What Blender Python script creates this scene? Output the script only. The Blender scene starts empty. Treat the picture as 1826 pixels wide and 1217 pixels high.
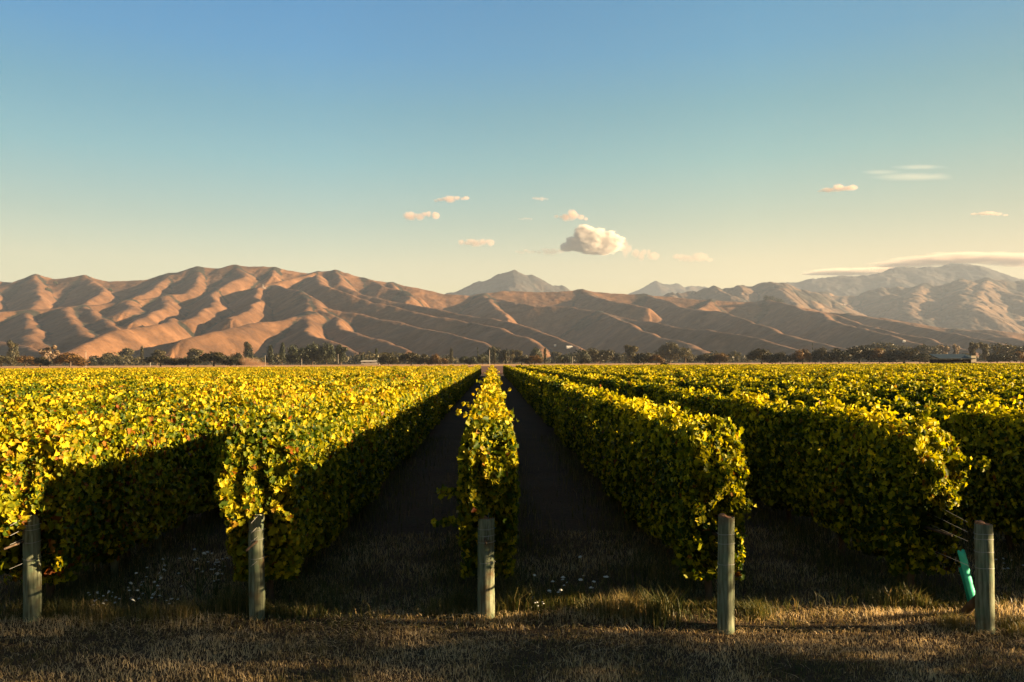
import bpy, math, random
import numpy as np
R = math.radians
S = bpy.context.scene
COL = S.collection
# ---------------------------------------------------------------- camera
CAMH = 2.66; F = 1420.0; HY = 645.5
cd = bpy.data.cameras.new("camera"); cam = bpy.data.objects.new("camera", cd); COL.objects.link(cam)
cd.sensor_width = 36; cd.lens = 36*F/1826; cd.clip_start = .1; cd.clip_end = 60000
YAW = math.atan(35/F); PITCH = math.atan((HY-608.5)/F); ROLL = R(0.25)
from mathutils import Matrix, Vector
CM = Matrix.Rotation(-YAW, 4, 'Z') @ Matrix.Rotation(math.pi/2+PITCH, 4, 'X') @ Matrix.Rotation(-ROLL, 4, 'Z')
CM.translation = (0, 0, CAMH)
cam.matrix_world = CM
S.camera = cam
CM3 = np.array(CM.to_3x3())
def at(px, py, Y):
    """photo pixel + real distance -> point in the place"""
    d = CM3 @ np.array([(px-913)/F, -(py-608.5)/F, -1.0])
    t = Y/d[1]
    return np.array([d[0]*t, Y, CAMH+d[2]*t])
# ---------------------------------------------------------------- sun, sky, exposure
SAZ, SEL = R(96), R(12.5)
sd = bpy.data.lights.new("sun", 'SUN'); sd.energy = 5.0; sd.angle = R(.53); sd.color = (1, .70, .38)
sun = bpy.data.objects.new("sun", sd); COL.objects.link(sun)
SDIR = Vector((math.sin(SAZ)*math.cos(SEL), math.cos(SAZ)*math.cos(SEL), math.sin(SEL)))
sun.rotation_euler = SDIR.to_track_quat('Z', 'Y').to_euler(); sun.location = (40, 10, 30)
W = bpy.data.worlds.new("World"); S.world = W; W.use_nodes = True
nt = W.node_tree; nt.nodes.clear()
out = nt.nodes.new('ShaderNodeOutputWorld'); bg = nt.nodes.new('ShaderNodeBackground')
sky = nt.nodes.new('ShaderNodeTexSky'); sky.sky_type = 'NISHITA'; sky.sun_disc = False
sky.sun_elevation = SEL; sky.sun_rotation = SAZ; sky.air_density = 1.0; sky.dust_density = 0.6; sky.ozone_density = 1.5
GAIN = [(0, (.84, .52, .285)), (.12, (.83, .52, .285)), (.17, (.60, .485, .30)), (.24, (.37, .49, .36)), (.30, (.24, .45, .385)), (.36, (.14, .425, .465)), (.42, (.10, .41, .49)), (.6, (.20, .30, .36)), (1, (.38, .35, .29))]
tcw = nt.nodes.new('ShaderNodeTexCoord'); sx_ = nt.nodes.new('ShaderNodeSeparateXYZ'); nt.links.new(tcw.outputs['Generated'], sx_.inputs[0])
rp = nt.nodes.new('ShaderNodeValToRGB'); nt.links.new(sx_.outputs[2], rp.inputs[0])
while len(rp.color_ramp.elements) < len(GAIN): rp.color_ramp.elements.new(.5)
for k_, (p_, c_) in enumerate(GAIN): rp.color_ramp.elements[k_].position = p_; rp.color_ramp.elements[k_].color = (*c_, 1)
mw = nt.nodes.new('ShaderNodeVectorMath'); mw.operation = 'MULTIPLY'
nt.links.new(sky.outputs[0], mw.inputs[0]); nt.links.new(rp.outputs[0], mw.inputs[1])
# sky graded by angle to the sun: toned down near it and opposite
dp = nt.nodes.new('ShaderNodeVectorMath'); dp.operation = 'DOT_PRODUCT'; dp.inputs[1].default_value = (math.sin(SAZ), math.cos(SAZ), 0)
nt.links.new(tcw.outputs['Generated'], dp.inputs[0])
ma_ = nt.nodes.new('ShaderNodeMath'); ma_.operation = 'MULTIPLY_ADD'; ma_.inputs[1].default_value = .5; ma_.inputs[2].default_value = .5; nt.links.new(dp.outputs['Value'], ma_.inputs[0])
az_ = nt.nodes.new('ShaderNodeValToRGB'); nt.links.new(ma_.outputs[0], az_.inputs[0])
AZ = [(0, (.4, .5, .6)), (.35, (.78, .88, 1.0)), (.60, (.88, .88, .88)), (.85, (.45, .46, .47)), (1, (.36, .36, .36))]
while len(az_.color_ramp.elements) < len(AZ): az_.color_ramp.elements.new(.5)
for k_, (p_, c_) in enumerate(AZ): az_.color_ramp.elements[k_].position = p_; az_.color_ramp.elements[k_].color = (*c_, 1)
mz_ = nt.nodes.new('ShaderNodeVectorMath'); mz_.operation = 'MULTIPLY'; nt.links.new(mw.outputs[0], mz_.inputs[0]); nt.links.new(az_.outputs[0], mz_.inputs[1]); mw = mz_
# unseen sky behind the view, dimmed to weaken fill light in shaded parts
my_ = nt.nodes.new('ShaderNodeMapRange'); my_.interpolation_type = 'SMOOTHSTEP'; my_.inputs['From Min'].default_value = .35; my_.inputs['From Max'].default_value = -.35; my_.inputs['To Min'].default_value = 1; my_.inputs['To Max'].default_value = .55
nt.links.new(sx_.outputs[1], my_.inputs[0])
mm_ = nt.nodes.new('ShaderNodeMath'); mm_.operation = 'MULTIPLY'; mm_.inputs[0].default_value = 1.6; nt.links.new(my_.outputs[0], mm_.inputs[1]); mr_ = mm_
mw2 = nt.nodes.new('ShaderNodeVectorMath'); mw2.operation = 'SCALE'; nt.links.new(mw.outputs[0], mw2.inputs[0]); nt.links.new(mr_.outputs[0], mw2.inputs['Scale'])
nt.links.new(mw2.outputs[0], bg.inputs[0])
nt.links.new(bg.outputs[0], out.inputs[0])
bg.inputs[1].default_value = .05
S.view_settings.view_transform = 'Standard'; S.view_settings.look = 'None'
S.view_settings.exposure = 2.60; S.view_settings.gamma = 1
S.cycles.volume_bounces = 1; S.cycles.transparent_max_bounces = 16; S.cycles.max_bounces = 8
# ---------------------------------------------------------------- helpers
def tag(o, label=None, cat=None, group=None, kind=None):
    if label: o['label'] = label
    if cat: o['category'] = cat
    if group: o['group'] = group
    if kind: o['kind'] = kind
    return o
def empty(name, loc, rz=0):
    o = bpy.data.objects.new(name, None); COL.objects.link(o); o.location = loc; o.rotation_euler.z = rz
    o.empty_display_size = .2; return o
def mesh_np(name, V, sizes, loops, mats, attrs=None, fattrs=None, smooth=False):
    me = bpy.data.meshes.new(name)
    V = np.asarray(V, np.float32); sizes = np.asarray(sizes, np.int32); loops = np.asarray(loops, np.int32)
    me.vertices.add(len(V)); me.vertices.foreach_set('co', V.ravel())
    me.loops.add(len(loops)); me.loops.foreach_set('vertex_index', loops)
    me.polygons.add(len(sizes))
    st = np.concatenate([[0], np.cumsum(sizes)[:-1]]).astype(np.int32)
    me.polygons.foreach_set('loop_start', st); me.polygons.foreach_set('loop_total', sizes)
    if smooth: me.polygons.foreach_set('use_smooth', np.ones(len(sizes), bool))
    for k, v in (attrs or {}).items():
        a = me.attributes.new(k, 'FLOAT', 'POINT'); a.data.foreach_set('value', np.asarray(v, np.float32))
    for k, v in (fattrs or {}).items():
        a = me.attributes.new(k, 'FLOAT', 'FACE'); a.data.foreach_set('value', np.asarray(v, np.float32))
    me.update(calc_edges=True); me.validate()
    for m in (mats if isinstance(mats, list) else [mats]): me.materials.append(m)
    return me
def link(name, me, parent=None, loc=None):
    o = bpy.data.objects.new(name, me); COL.objects.link(o)
    if parent: o.parent = parent
    if loc is not None: o.location = loc
    return o
class MB:
    def __init__(s): s.v = []; s.f = []
    def box(s, c, d, rz=0):
        i = len(s.v); cx, cy, cz = c; ca, sa = math.cos(rz), math.sin(rz)
        for z in (-1, 1):
            for x, y in ((-1,-1),(1,-1),(1,1),(-1,1)):
                a, b = x*d[0]/2, y*d[1]/2
                s.v.append((cx+a*ca-b*sa, cy+a*sa+b*ca, cz+z*d[2]/2))
        for q in ((3,2,1,0),(4,5,6,7),(0,1,5,4),(1,2,6,5),(2,3,7,6),(3,0,4,7)): s.f.append([i+k for k in q])
    def tube(s, pts, rad, n=8, cap=True, wob=0, rng=None):
        pts = [Vector(p) for p in pts]; i0 = len(s.v)
        if not hasattr(rad, '__len__'): rad = [rad]*len(pts)
        for k, p in enumerate(pts):
            t = (pts[min(k+1, len(pts)-1)]-pts[max(k-1, 0)]).normalized()
            u = t.cross(Vector((0.13, 1, .07)) if abs(t.y) < .9 else Vector((1, 0, 0))).normalized(); w = t.cross(u)
            for j in range(n):
                a = 2*math.pi*j/n; r = rad[k]*(1+(rng.uniform(-wob, wob) if rng else 0))
                s.v.append(tuple(p+u*math.cos(a)*r+w*math.sin(a)*r))
        for k in range(len(pts)-1):
            for j in range(n):
                a = i0+k*n+j; b = i0+k*n+(j+1) % n
                s.f.append([a, b, b+n, a+n])
        if cap:
            s.f.append([i0+j for j in range(n)][::-1]); s.f.append([i0+(len(pts)-1)*n+j for j in range(n)])
    def mesh(s, name, m, smooth=False):
        me = bpy.data.meshes.new(name); me.from_pydata(s.v, [], s.f); me.validate(); me.update()
        if smooth:
            for p in me.polygons: p.use_smooth = True
        me.materials.append(m); return me
    def build(s, name, m, parent=None, smooth=False, loc=None):
        return link(name, s.mesh(name, m, smooth), parent, loc)
# numpy gradient noise
_pr = np.random.default_rng(11); _perm = _pr.permutation(512); _ang = _pr.uniform(0, 2*np.pi, 512)
_g = np.stack([np.cos(_ang), np.sin(_ang)], -1)
def pnoise(x, y):
    xi = np.floor(x).astype(int); yi = np.floor(y).astype(int); xf = x-xi; yf = y-yi
    u = xf*xf*xf*(xf*(xf*6-15)+10); v = yf*yf*yf*(yf*(yf*6-15)+10)
    def gr(ix, iy, dx, dy):
        h = _perm[(_perm[ix & 511]+iy) & 511]; g = _g[h]; return g[..., 0]*dx+g[..., 1]*dy
    a = gr(xi, yi, xf, yf); b = gr(xi+1, yi, xf-1, yf); c = gr(xi, yi+1, xf, yf-1); d = gr(xi+1, yi+1, xf-1, yf-1)
    return ((a+(b-a)*u)+((c+(d-c)*u)-(a+(b-a)*u))*v)*1.5
def fbm(x, y, o=4, g=.5):
    r = 0; a = 1
    for k in range(o): r = r+a*pnoise(x*2**k+17*k, y*2**k-9*k); a *= g
    return r
# ---------------------------------------------------------------- materials
def mat(name):
    m = bpy.data.materials.new(name); m.use_nodes = True; m.node_tree.nodes.clear(); return m, m.node_tree
def N(t, typ, **kw):
    n = t.nodes.new(typ)
    for k, v in kw.items():
        if k.startswith('i_'): n.inputs[k[2:].replace('_', ' ')].default_value = v
        elif k.startswith('n_'): n.inputs[int(k[2:])].default_value = v
        else: setattr(n, k, v)
    return n
def ramp(t, src, stops, interp='LINEAR'):
    r = t.nodes.new('ShaderNodeValToRGB'); r.color_ramp.interpolation = interp
    e = r.color_ramp.elements
    while len(e) < len(stops): e.new(.5)
    for k, (p, c) in enumerate(stops):
        e[k].position = p; e[k].color = (*c, 1) if len(c) == 3 else c
    t.links.new(src, r.inputs[0]); return r.outputs[0]
def mixc(t, fac, a, b, mode='MIX'):
    m = t.nodes.new('ShaderNodeMix'); m.data_type = 'RGBA'; m.blend_type = mode
    for sock, v in ((m.inputs[0], fac), (m.inputs[6], a), (m.inputs[7], b)):
        if hasattr(v, 'is_output') or isinstance(v, bpy.types.NodeSocket): t.links.new(v, sock)
        elif isinstance(v, tuple): sock.default_value = (*v, 1) if len(v) == 3 else v
        else: sock.default_value = v
    return m.outputs[2]
def surf(name, color_fn, rough=.9, bump=None, spec=.2):
    m, t = mat(name); o = N(t, 'ShaderNodeOutputMaterial'); b = N(t, 'ShaderNodeBsdfPrincipled')
    b.inputs['Roughness'].default_value = rough; b.inputs['Specular IOR Level'].default_value = spec
    c = color_fn(t)
    if isinstance(c, tuple): b.inputs['Base Color'].default_value = (*c, 1)
    else: t.links.new(c, b.inputs['Base Color'])
    if bump:
        sc, st, dist = bump
        tc = N(t, 'ShaderNodeTexCoord'); n = N(t, 'ShaderNodeTexNoise', i_Scale=sc, i_Detail=5.0)
        bp = N(t, 'ShaderNodeBump', i_Strength=st, i_Distance=dist)
        t.links.new(tc.outputs['Object'], n.inputs['Vector']); t.links.new(n.outputs[0], bp.inputs['Height'])
        t.links.new(bp.outputs[0], b.inputs['Normal'])
    t.links.new(b.outputs[0], o.inputs[0]); return m
def noise_col(stops, scale=5., detail=5., coord='Object', stretch=None):
    def fn(t):
        tc = N(t, 'ShaderNodeTexCoord'); n = N(t, 'ShaderNodeTexNoise', i_Scale=scale, i_Detail=detail)
        if stretch:
            mp = N(t, 'ShaderNodeMapping'); mp.inputs['Scale'].default_value = stretch
            t.links.new(tc.outputs[coord], mp.inputs[0]); t.links.new(mp.outputs[0], n.inputs['Vector'])
        else: t.links.new(tc.outputs[coord], n.inputs['Vector'])
        return ramp(t, n.outputs[0], stops)
    return fn
def leaf_mat(name, stops, autumn=None, trans=.45, tcol=(1.6, 1.5, .5), spec=.25, rough=.5):
    """leaves: colour picked per leaf from the 'tint' attribute, light shines through"""
    m, t = mat(name); o = N(t, 'ShaderNodeOutputMaterial')
    a = N(t, 'ShaderNodeAttribute', attribute_name='tint')
    c = ramp(t, a.outputs['Fac'], stops)
    if autumn:
        au = N(t, 'ShaderNodeAttribute', attribute_name='autumn')
        c2 = ramp(t, a.outputs['Fac'], autumn); c = mixc(t, au.outputs['Fac'], c, c2)
    b = N(t, 'ShaderNodeBsdfPrincipled'); b.inputs['Roughness'].default_value = rough
    b.inputs['Specular IOR Level'].default_value = spec
    tr = N(t, 'ShaderNodeBsdfTranslucent'); mx = N(t, 'ShaderNodeMixShader', n_0=trans)
    t.links.new(c, b.inputs['Base Color'])
    tc = mixc(t, 1.0, c, tcol, 'MULTIPLY'); t.links.new(tc, tr.inputs[0])
    t.links.new(b.outputs[0], mx.inputs[1]); t.links.new(tr.outputs[0], mx.inputs[2]); t.links.new(mx.outputs[0], o.inputs[0])
    return m
M = {}
M['vine'] = leaf_mat('vine_leaf', [(0, (.010, .028, .003)), (.38, (.045, .075, .004)), (.64, (.24, .235, .006)), (1, (.56, .42, .014))],
                     [(0, (.10, .015, .006)), (.4, (.20, .055, .007)), (.75, (.26, .13, .01)), (1, (.32, .22, .02))],
                     trans=.28, tcol=(1.7, 1.5, .25), spec=.12)
M['vine_green'] = leaf_mat('vine_leaf_green', [(0, (.008, .024, .003)), (.42, (.030, .052, .004)), (.66, (.24, .235, .007)), (1, (.64, .51, .015))],
                     [(0, (.10, .015, .006)), (.4, (.20, .055, .007)), (.75, (.26, .13, .01)), (1, (.32, .22, .02))], trans=.28, tcol=(1.5, 1.5, .25), spec=.08)
M['tree'] = leaf_mat('tree_leaf', [(0, (.007, .012, .005)), (.5, (.018, .020, .007)), (1, (.055, .042, .012))], trans=.15)
M['tree_pine'] = leaf_mat('pine_needle', [(0, (.014, .022, .012)), (1, (.05, .055, .022))], trans=.08)
M['tree_olive'] = leaf_mat('olive_leaf', [(0, (.022, .024, .012)), (1, (.095, .08, .035))], trans=.2)
M['tree_rust'] = leaf_mat('rust_leaf', [(0, (.03, .02, .006)), (.5, (.07, .042, .01)), (1, (.15, .08, .018))], trans=.25)
M['tree_pale'] = leaf_mat('pale_leaf', [(0, (.14, .10, .07)), (1, (.34, .25, .17))], trans=.2)
M['grass'] = leaf_mat('grass_blade', [(0, (.05, .07, .015)), (.35, (.17, .145, .045)), (.7, (.47, .34, .15)), (1, (.78, .62, .36))], trans=.3, tcol=(1.2, 1.1, .8))
M['bark'] = surf('bark', noise_col([(.3, (.05, .035, .02)), (.7, (.14, .10, .07))], 12, stretch=(1, 1, .2)), .95, (30, .6, .01))
M['wire'] = surf('wire_steel', lambda t: (.32, .32, .31), .5, spec=.5)
def post_color(t):
    tc = N(t, 'ShaderNodeTexCoord'); oi = N(t, 'ShaderNodeObjectInfo')
    ad = N(t, 'ShaderNodeVectorMath', operation='ADD'); mu = N(t, 'ShaderNodeMath', operation='MULTIPLY', n_1=37.0)
    t.links.new(oi.outputs['Random'], mu.inputs[0]); t.links.new(tc.outputs['Object'], ad.inputs[0]); t.links.new(mu.outputs[0], ad.inputs[1])
    mp = N(t, 'ShaderNodeMapping'); mp.inputs['Scale'].default_value = (1, 1, .09); t.links.new(ad.outputs[0], mp.inputs[0])
    n1 = N(t, 'ShaderNodeTexNoise', i_Scale=42.0, i_Detail=6.0); t.links.new(mp.outputs[0], n1.inputs['Vector'])
    base = ramp(t, n1.outputs[0], [(.28, (.06, .065, .035)), (.5, (.16, .18, .115)), (.72, (.29, .31, .21))])
    n2 = N(t, 'ShaderNodeTexNoise', i_Scale=5.0, i_Detail=4.0); t.links.new(ad.outputs[0], n2.inputs['Vector'])
    f = ramp(t, n2.outputs[0], [(.55, (0, 0, 0)), (.72, (1, 1, 1))])
    c = mixc(t, f, base, (.12, .075, .035))
    n3 = N(t, 'ShaderNodeTexNoise', i_Scale=9.0, i_Detail=3.0); t.links.new(tc.outputs['Object'], n3.inputs['Vector'])
    return mixc(t, ramp(t, n3.outputs[0], [(.5, (0, 0, 0)), (.75, (.8, .8, .8))]), c, (.12, .19, .11))
M['post'] = surf('weathered_pine', post_color, .85, (60, .35, .004))
M['post_top'] = surf('sawn_end_grain', noise_col([(.3, (.16, .08, .045)), (.7, (.36, .2, .11))], 30), .9, (80, .5, .003))
M['groove'] = surf('wire_groove', lambda t: (.05, .05, .035), .9)
# ---------------------------------------------------------------- ground
def ground_color(t):
    tc = N(t, 'ShaderNodeTexCoord')
    n = N(t, 'ShaderNodeTexNoise', i_Scale=.9, i_Detail=8.0); t.links.new(tc.outputs['Object'], n.inputs['Vector'])
    n2 = N(t, 'ShaderNodeTexNoise', i_Scale=22.0, i_Detail=6.0); t.links.new(tc.outputs['Object'], n2.inputs['Vector'])
    a = ramp(t, n.outputs[0], [(.35, (.028, .017, .009)), (.55, (.055, .032, .015)), (.7, (.034, .03, .012))])
    return mixc(t, .5, a, ramp(t, n2.outputs[0], [(.3, (.015, .010, .006)), (.7, (.11, .075, .04))]))
M['ground'] = surf('dry_soil', ground_color, .95, (14, .9, .03))
xs = np.concatenate([[-9000, -2500, -600, -150], np.linspace(-60, 60, 241), [150, 600, 2500, 9000]])
ys = np.concatenate([[-150, -30], np.linspace(-4, 60, 161), [90, 140, 250, 500, 1200, 3000, 12200]])
def gz(x, y):
    d = np.hypot(x, y); f = np.clip(1-(d-40)/30, 0, 1)
    row = np.exp(-((((x+.05)/2.38) % 1-.5)/.18)**2*0)  # flat term kept simple
    z = .035*fbm(x*.5, y*.5, 3)+.012*pnoise(x*3, y*3)
    mound = .02*np.exp(-((y-8.25+.02*x)/.25)**2)*(1+.6*pnoise(x*1.7, y*.3))
    return (z+mound)*f
X, Y = np.meshgrid(xs, ys); Z = gz(X, Y)
def grid_faces(nr, nc):
    i = np.arange(nr*nc).reshape(nr, nc)
    q = np.stack([i[:-1, :-1], i[:-1, 1:], i[1:, 1:], i[1:, :-1]], -1).reshape(-1, 4)
    return np.full(len(q), 4), q.ravel()
sz, lp = grid_faces(*X.shape)
tag(link('ground', mesh_np('ground', np.stack([X, Y, Z], -1).reshape(-1, 3), sz, lp, M['ground'], smooth=True)), kind='structure')
M['plough'] = surf('ploughed_earth', noise_col([(.3, (.05, .02, .012)), (.6, (.12, .05, .026)), (.8, (.16, .08, .038))], .35, stretch=(.05, 1, 1)), .95)
M['straw'] = surf('straw_stubble', noise_col([(.3, (.32, .17, .07)), (.7, (.5, .30, .12))], .1), .95)
def sheet(name, x0, x1, y0, y1, z, m, nx=60, ny=8, amp=.0):
    X, Y = np.meshgrid(np.linspace(x0, x1, nx), np.linspace(y0, y1, ny)); s, l = grid_faces(ny, nx)
    return tag(link(name, mesh_np(name, np.stack([X, Y, z+amp*fbm(X*.02, Y*.02)], -1).reshape(-1, 3), s, l, m, smooth=True)), kind='structure')
sheet('ploughed_field', -700, 900, 172, 470, .12, M['plough'])
sheet('stubble_field', -900, 1100, 470, 900, .15, M['straw'])
# ---------------------------------------------------------------- leaves
def frames(Nv, rng, droop=.6):
    """v axis (leaf length) hangs down the surface, u across"""
    Nv = Nv/np.linalg.norm(Nv, axis=1, keepdims=True)
    down = np.array([0, 0, -1.])*droop+rng.normal(0, .55, Nv.shape)
    v = down-Nv*(down*Nv).sum(1, keepdims=True); v /= np.linalg.norm(v, axis=1, keepdims=True)+1e-9
    return np.cross(v, Nv), v, Nv
HEX = np.array([(0, 0), (0, .5), (0, 1.02), (.34, .80), (.30, .62), (.56, .42), (.40, .22), (.34, -.12)])  # right half of a lobed leaf
def leaves(P, Nv, s, rng, near, cup=.42):
    u, v, n = frames(Nv, rng); s = np.broadcast_to(s, (len(P),))[:, None]
    P = P-v*s*.5
    if near:
        pts = [(0, 0, 0), (0, .5, 0), (0, 1.02, -cup*.5)]
        pts += [(a, b, cup*a*1.6-.1*b*b) for a, b in HEX[3:]]+[(-a, b, cup*a*1.6-.1*b*b) for a, b in HEX[3:]]
        fc = [[0, 7, 6, 5, 4, 3, 2, 1], [0, 1, 2, 8, 9, 10, 11, 12]]
    else:
        pts = [(0, 0, 0), (.48, .38, cup*.7), (0, 1, -.05), (-.48, .38, cup*.7)]
        fc = [[0, 1, 2], [0, 2, 3]]
    V = np.stack([P+s*(a*u+b*v+c*n) for a, b, c in pts], 1).reshape(-1, 3)
    k = len(pts); base = np.arange(len(P))[:, None]*k
    L = np.concatenate([np.array(f)[None, :]+base for f in fc], 1).ravel()
    sizes = np.tile([len(f) for f in fc], len(P))
    return V, sizes, L, len(fc)
def merge_mesh(name, parts, m):
    Vs = []; Ss = []; Ls = []; T = []; A = []; o = 0
    for (V, sz, L, nf), t, a in parts:
        Vs.append(V); Ss.append(sz); Ls.append(L+o); o += len(V); T.append(np.repeat(t, nf)); A.append(np.repeat(a, nf))
    return mesh_np(name, np.concatenate(Vs), np.concatenate(Ss), np.concatenate(Ls), m,
                   fattrs={'tint': np.concatenate(T), 'autumn': np.concatenate(A)})
SP = 2.38; X0 = -.05
def canopy(seed, y0, y1, dens=1.0, end=None, autumn=.05, bot=None, wid=.29, wild=1.0):
    """hedge of vine leaves from y0 to y1, centred on x = 0; end: ragged drape at the near end"""
    rng = np.random.default_rng(seed)
    size = lambda y: np.clip(.0036*y+.027, .056, .12)
    # sample y with density ~ 1/size^2
    yy = np.linspace(y0, y1, 4000); w = 1/size(yy)**2; cdf = np.cumsum(w); n = int(dens*13.5*np.trapz(w, yy)); cdf /= cdf[-1]
    y = np.interp(rng.random(n), cdf, yy)
    # leaves come in shoots: cluster along y and perimeter
    q = rng.random(n)
    ncl = max(n//9, 1); cl = rng.integers(0, ncl, n); cy = np.interp(rng.random(ncl), cdf, yy)[cl]; cq = rng.random(ncl)[cl]
    use = rng.random(n) < .65
    y = np.where(use, cy+rng.normal(0, .09, n)*size(cy)/.09, y); q = np.where(use, cq+rng.normal(0, .028, n), q) % 1
    y = np.clip(y, y0-.1, y1)
    top = 1.88+wild*.07*pnoise(y*.55+seed*3.1, y*0+.5)+.05*pnoise(y*1.9, y*0+seed)
    bo = (bot if bot else .40)+.16*pnoise(y*.6, y*0+7.7+seed)+.1*pnoise(y*2.1, y*0+3.1+seed)
    hw = wid+.05*pnoise(y*.7, y*0+seed*1.3)+.05*pnoise(y*2.3, y*0+seed*2.3)
    if end:
        k = np.clip((y-y0)/1.2, 0, 1); top = top-(1-k)**2*end.get('drop', .05); bo = bo+(1-k)*(end.get('bot', .9)-.62)*.5
        hw = hw*(1+(1-k)*end.get('wide', 0))
    # perimeter: left side, top, right side, a little underneath
    h = top-bo; per = 2*h+2*hw*1.3; s_ = q*per
    left = s_ < h; tp = (s_ >= h) & (s_ < h+2*hw); right = (s_ >= h+2*hw) & (s_ < 2*h+2*hw)
    x = np.where(left, -hw, np.where(tp, -hw+(s_-h), np.where(right, hw, rng.uniform(-1, 1, n)*hw)))
    z = np.where(left, bo+s_, np.where(tp, top, np.where(right, top-(s_-h-2*hw), bo)))
    side = left | right
    zz = (z-bo)/np.maximum(h, .1)
    x = np.where(side, x*(1-.28*np.clip((zz-.75)/.25, 0, 1)**2)*(1+.12*pnoise(y*1.6+q*3, z*2.2+seed)), x)
    z = np.where(tp, z-.10*(np.abs(x)/hw)**2, z)
    nx = np.where(left, -1, np.where(right, 1, x/hw*.6)); nz = np.where(tp, 1., np.where(side, .35, -.4))
    P = np.stack([x, y, z], 1); Nn = np.stack([nx, rng.normal(0, .1, n)-.1, nz], 1)
    core = rng.random(n) < .28; inner = np.where(core, rng.uniform(.08, .26, n), rng.exponential(.05, n))
    P -= Nn/np.linalg.norm(Nn, axis=1, keepdims=True)*(inner-.05)[:, None]
    # shoots standing up from the top and arching out
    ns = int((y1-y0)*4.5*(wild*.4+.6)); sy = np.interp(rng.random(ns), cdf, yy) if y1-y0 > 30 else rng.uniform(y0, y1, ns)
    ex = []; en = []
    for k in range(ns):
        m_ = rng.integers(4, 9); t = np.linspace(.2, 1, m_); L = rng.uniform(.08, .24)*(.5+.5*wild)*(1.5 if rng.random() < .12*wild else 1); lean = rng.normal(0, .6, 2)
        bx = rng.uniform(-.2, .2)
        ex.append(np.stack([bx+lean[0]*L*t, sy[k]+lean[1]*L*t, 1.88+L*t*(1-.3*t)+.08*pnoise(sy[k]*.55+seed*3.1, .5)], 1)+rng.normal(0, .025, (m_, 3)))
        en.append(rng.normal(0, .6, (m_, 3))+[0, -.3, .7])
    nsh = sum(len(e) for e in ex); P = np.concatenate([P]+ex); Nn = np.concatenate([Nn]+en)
    # leaves across the near end, hanging over the post
    if end:
        ne = int(end.get('n', 1500)*1.5); a = rng.uniform(-1, 1, ne); zb = end.get('bot', .95)
        hz = rng.random(ne)**.8; ez = zb+(1.93-end.get('drop', .05)-zb)*hz+.06*rng.normal(size=ne)
        wv = end.get('w', .3)*(.62+.38*np.sin(np.clip(hz, 0, 1)*2.6+.3))
        ex_ = a*wv+end.get('dx', 0)*(1-hz); ey = y0-end.get('out', .26)*np.sqrt(np.clip(1-a*a*.8, 0, 1))*(1.1+.9*pnoise(a*2+seed, ez*3))*np.sin(np.clip(hz*1.1, 0, 1)*2.4+.5)+rng.exponential(.08, ne)-.34*end.get('w', .3)/.3*(-a)*.6+.05
        low = int(ne*.35); lz = rng.uniform(.34, zb+.1, low); la = rng.uniform(-1, 1, low)
        P = np.concatenate([P, np.stack([ex_, ey, ez], 1), np.stack([la*end.get('w', .3)*.95, y0+.15+rng.exponential(.1, low), lz], 1)])
        Nn = np.concatenate([Nn, np.stack([a*.5+1.0, -.8+0*a, .4+0*a], 1), np.stack([la, -1+0*la, .2+0*la], 1)])
        for (sx, szz, L, ang) in end.get('shoots', []):
            t = np.linspace(0, 1, 44); dirx = math.cos(ang)
            sp = np.stack([sx+dirx*L*t, y0-.05-.1*t+0*t, szz+math.sin(ang)*L*t-.12*L*t*t], 1)+rng.normal(0, .026, (44, 3))
            P = np.concatenate([P, sp]); Nn = np.concatenate([Nn, rng.normal(0, .4, (44, 3))+[.3, -.8, .4]])
    Nn = Nn+rng.normal(0, .50, Nn.shape)*np.linalg.norm(Nn, axis=1, keepdims=True)
    n0 = len(core); n = len(P); yv = P[:, 1]; s = size(yv)*rng.uniform(.6, 1.3, n); s[:n0] *= np.where(core, 1.7, 1)
    tint = np.clip(.52+.20*rng.normal(size=n)+.22*pnoise(yv*.35+seed, P[:, 2]*.8), 0, 1)
    tint[n0:n0+nsh] = np.clip(tint[n0:n0+nsh]+.2, 0, 1)   # young shoot tips tinted paler, painting sunlit gold along the row tops
    blot = fbm(yv*.22+seed*5.7, P[:, 2]*.5+P[:, 0]*.3, 2)
    aut = np.where(rng.random(n) < np.clip(autumn+np.clip(blot-.35, 0, 1)*autumn*9, 0, .9), rng.uniform(.5, 1, n), 0)
    near = yv < 15
    parts = []
    for msk, nr in ((near, True), (~near, False)):
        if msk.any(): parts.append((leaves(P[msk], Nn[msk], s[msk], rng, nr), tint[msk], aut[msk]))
    return merge_mesh('canopy', parts, M['vine'])
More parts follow.
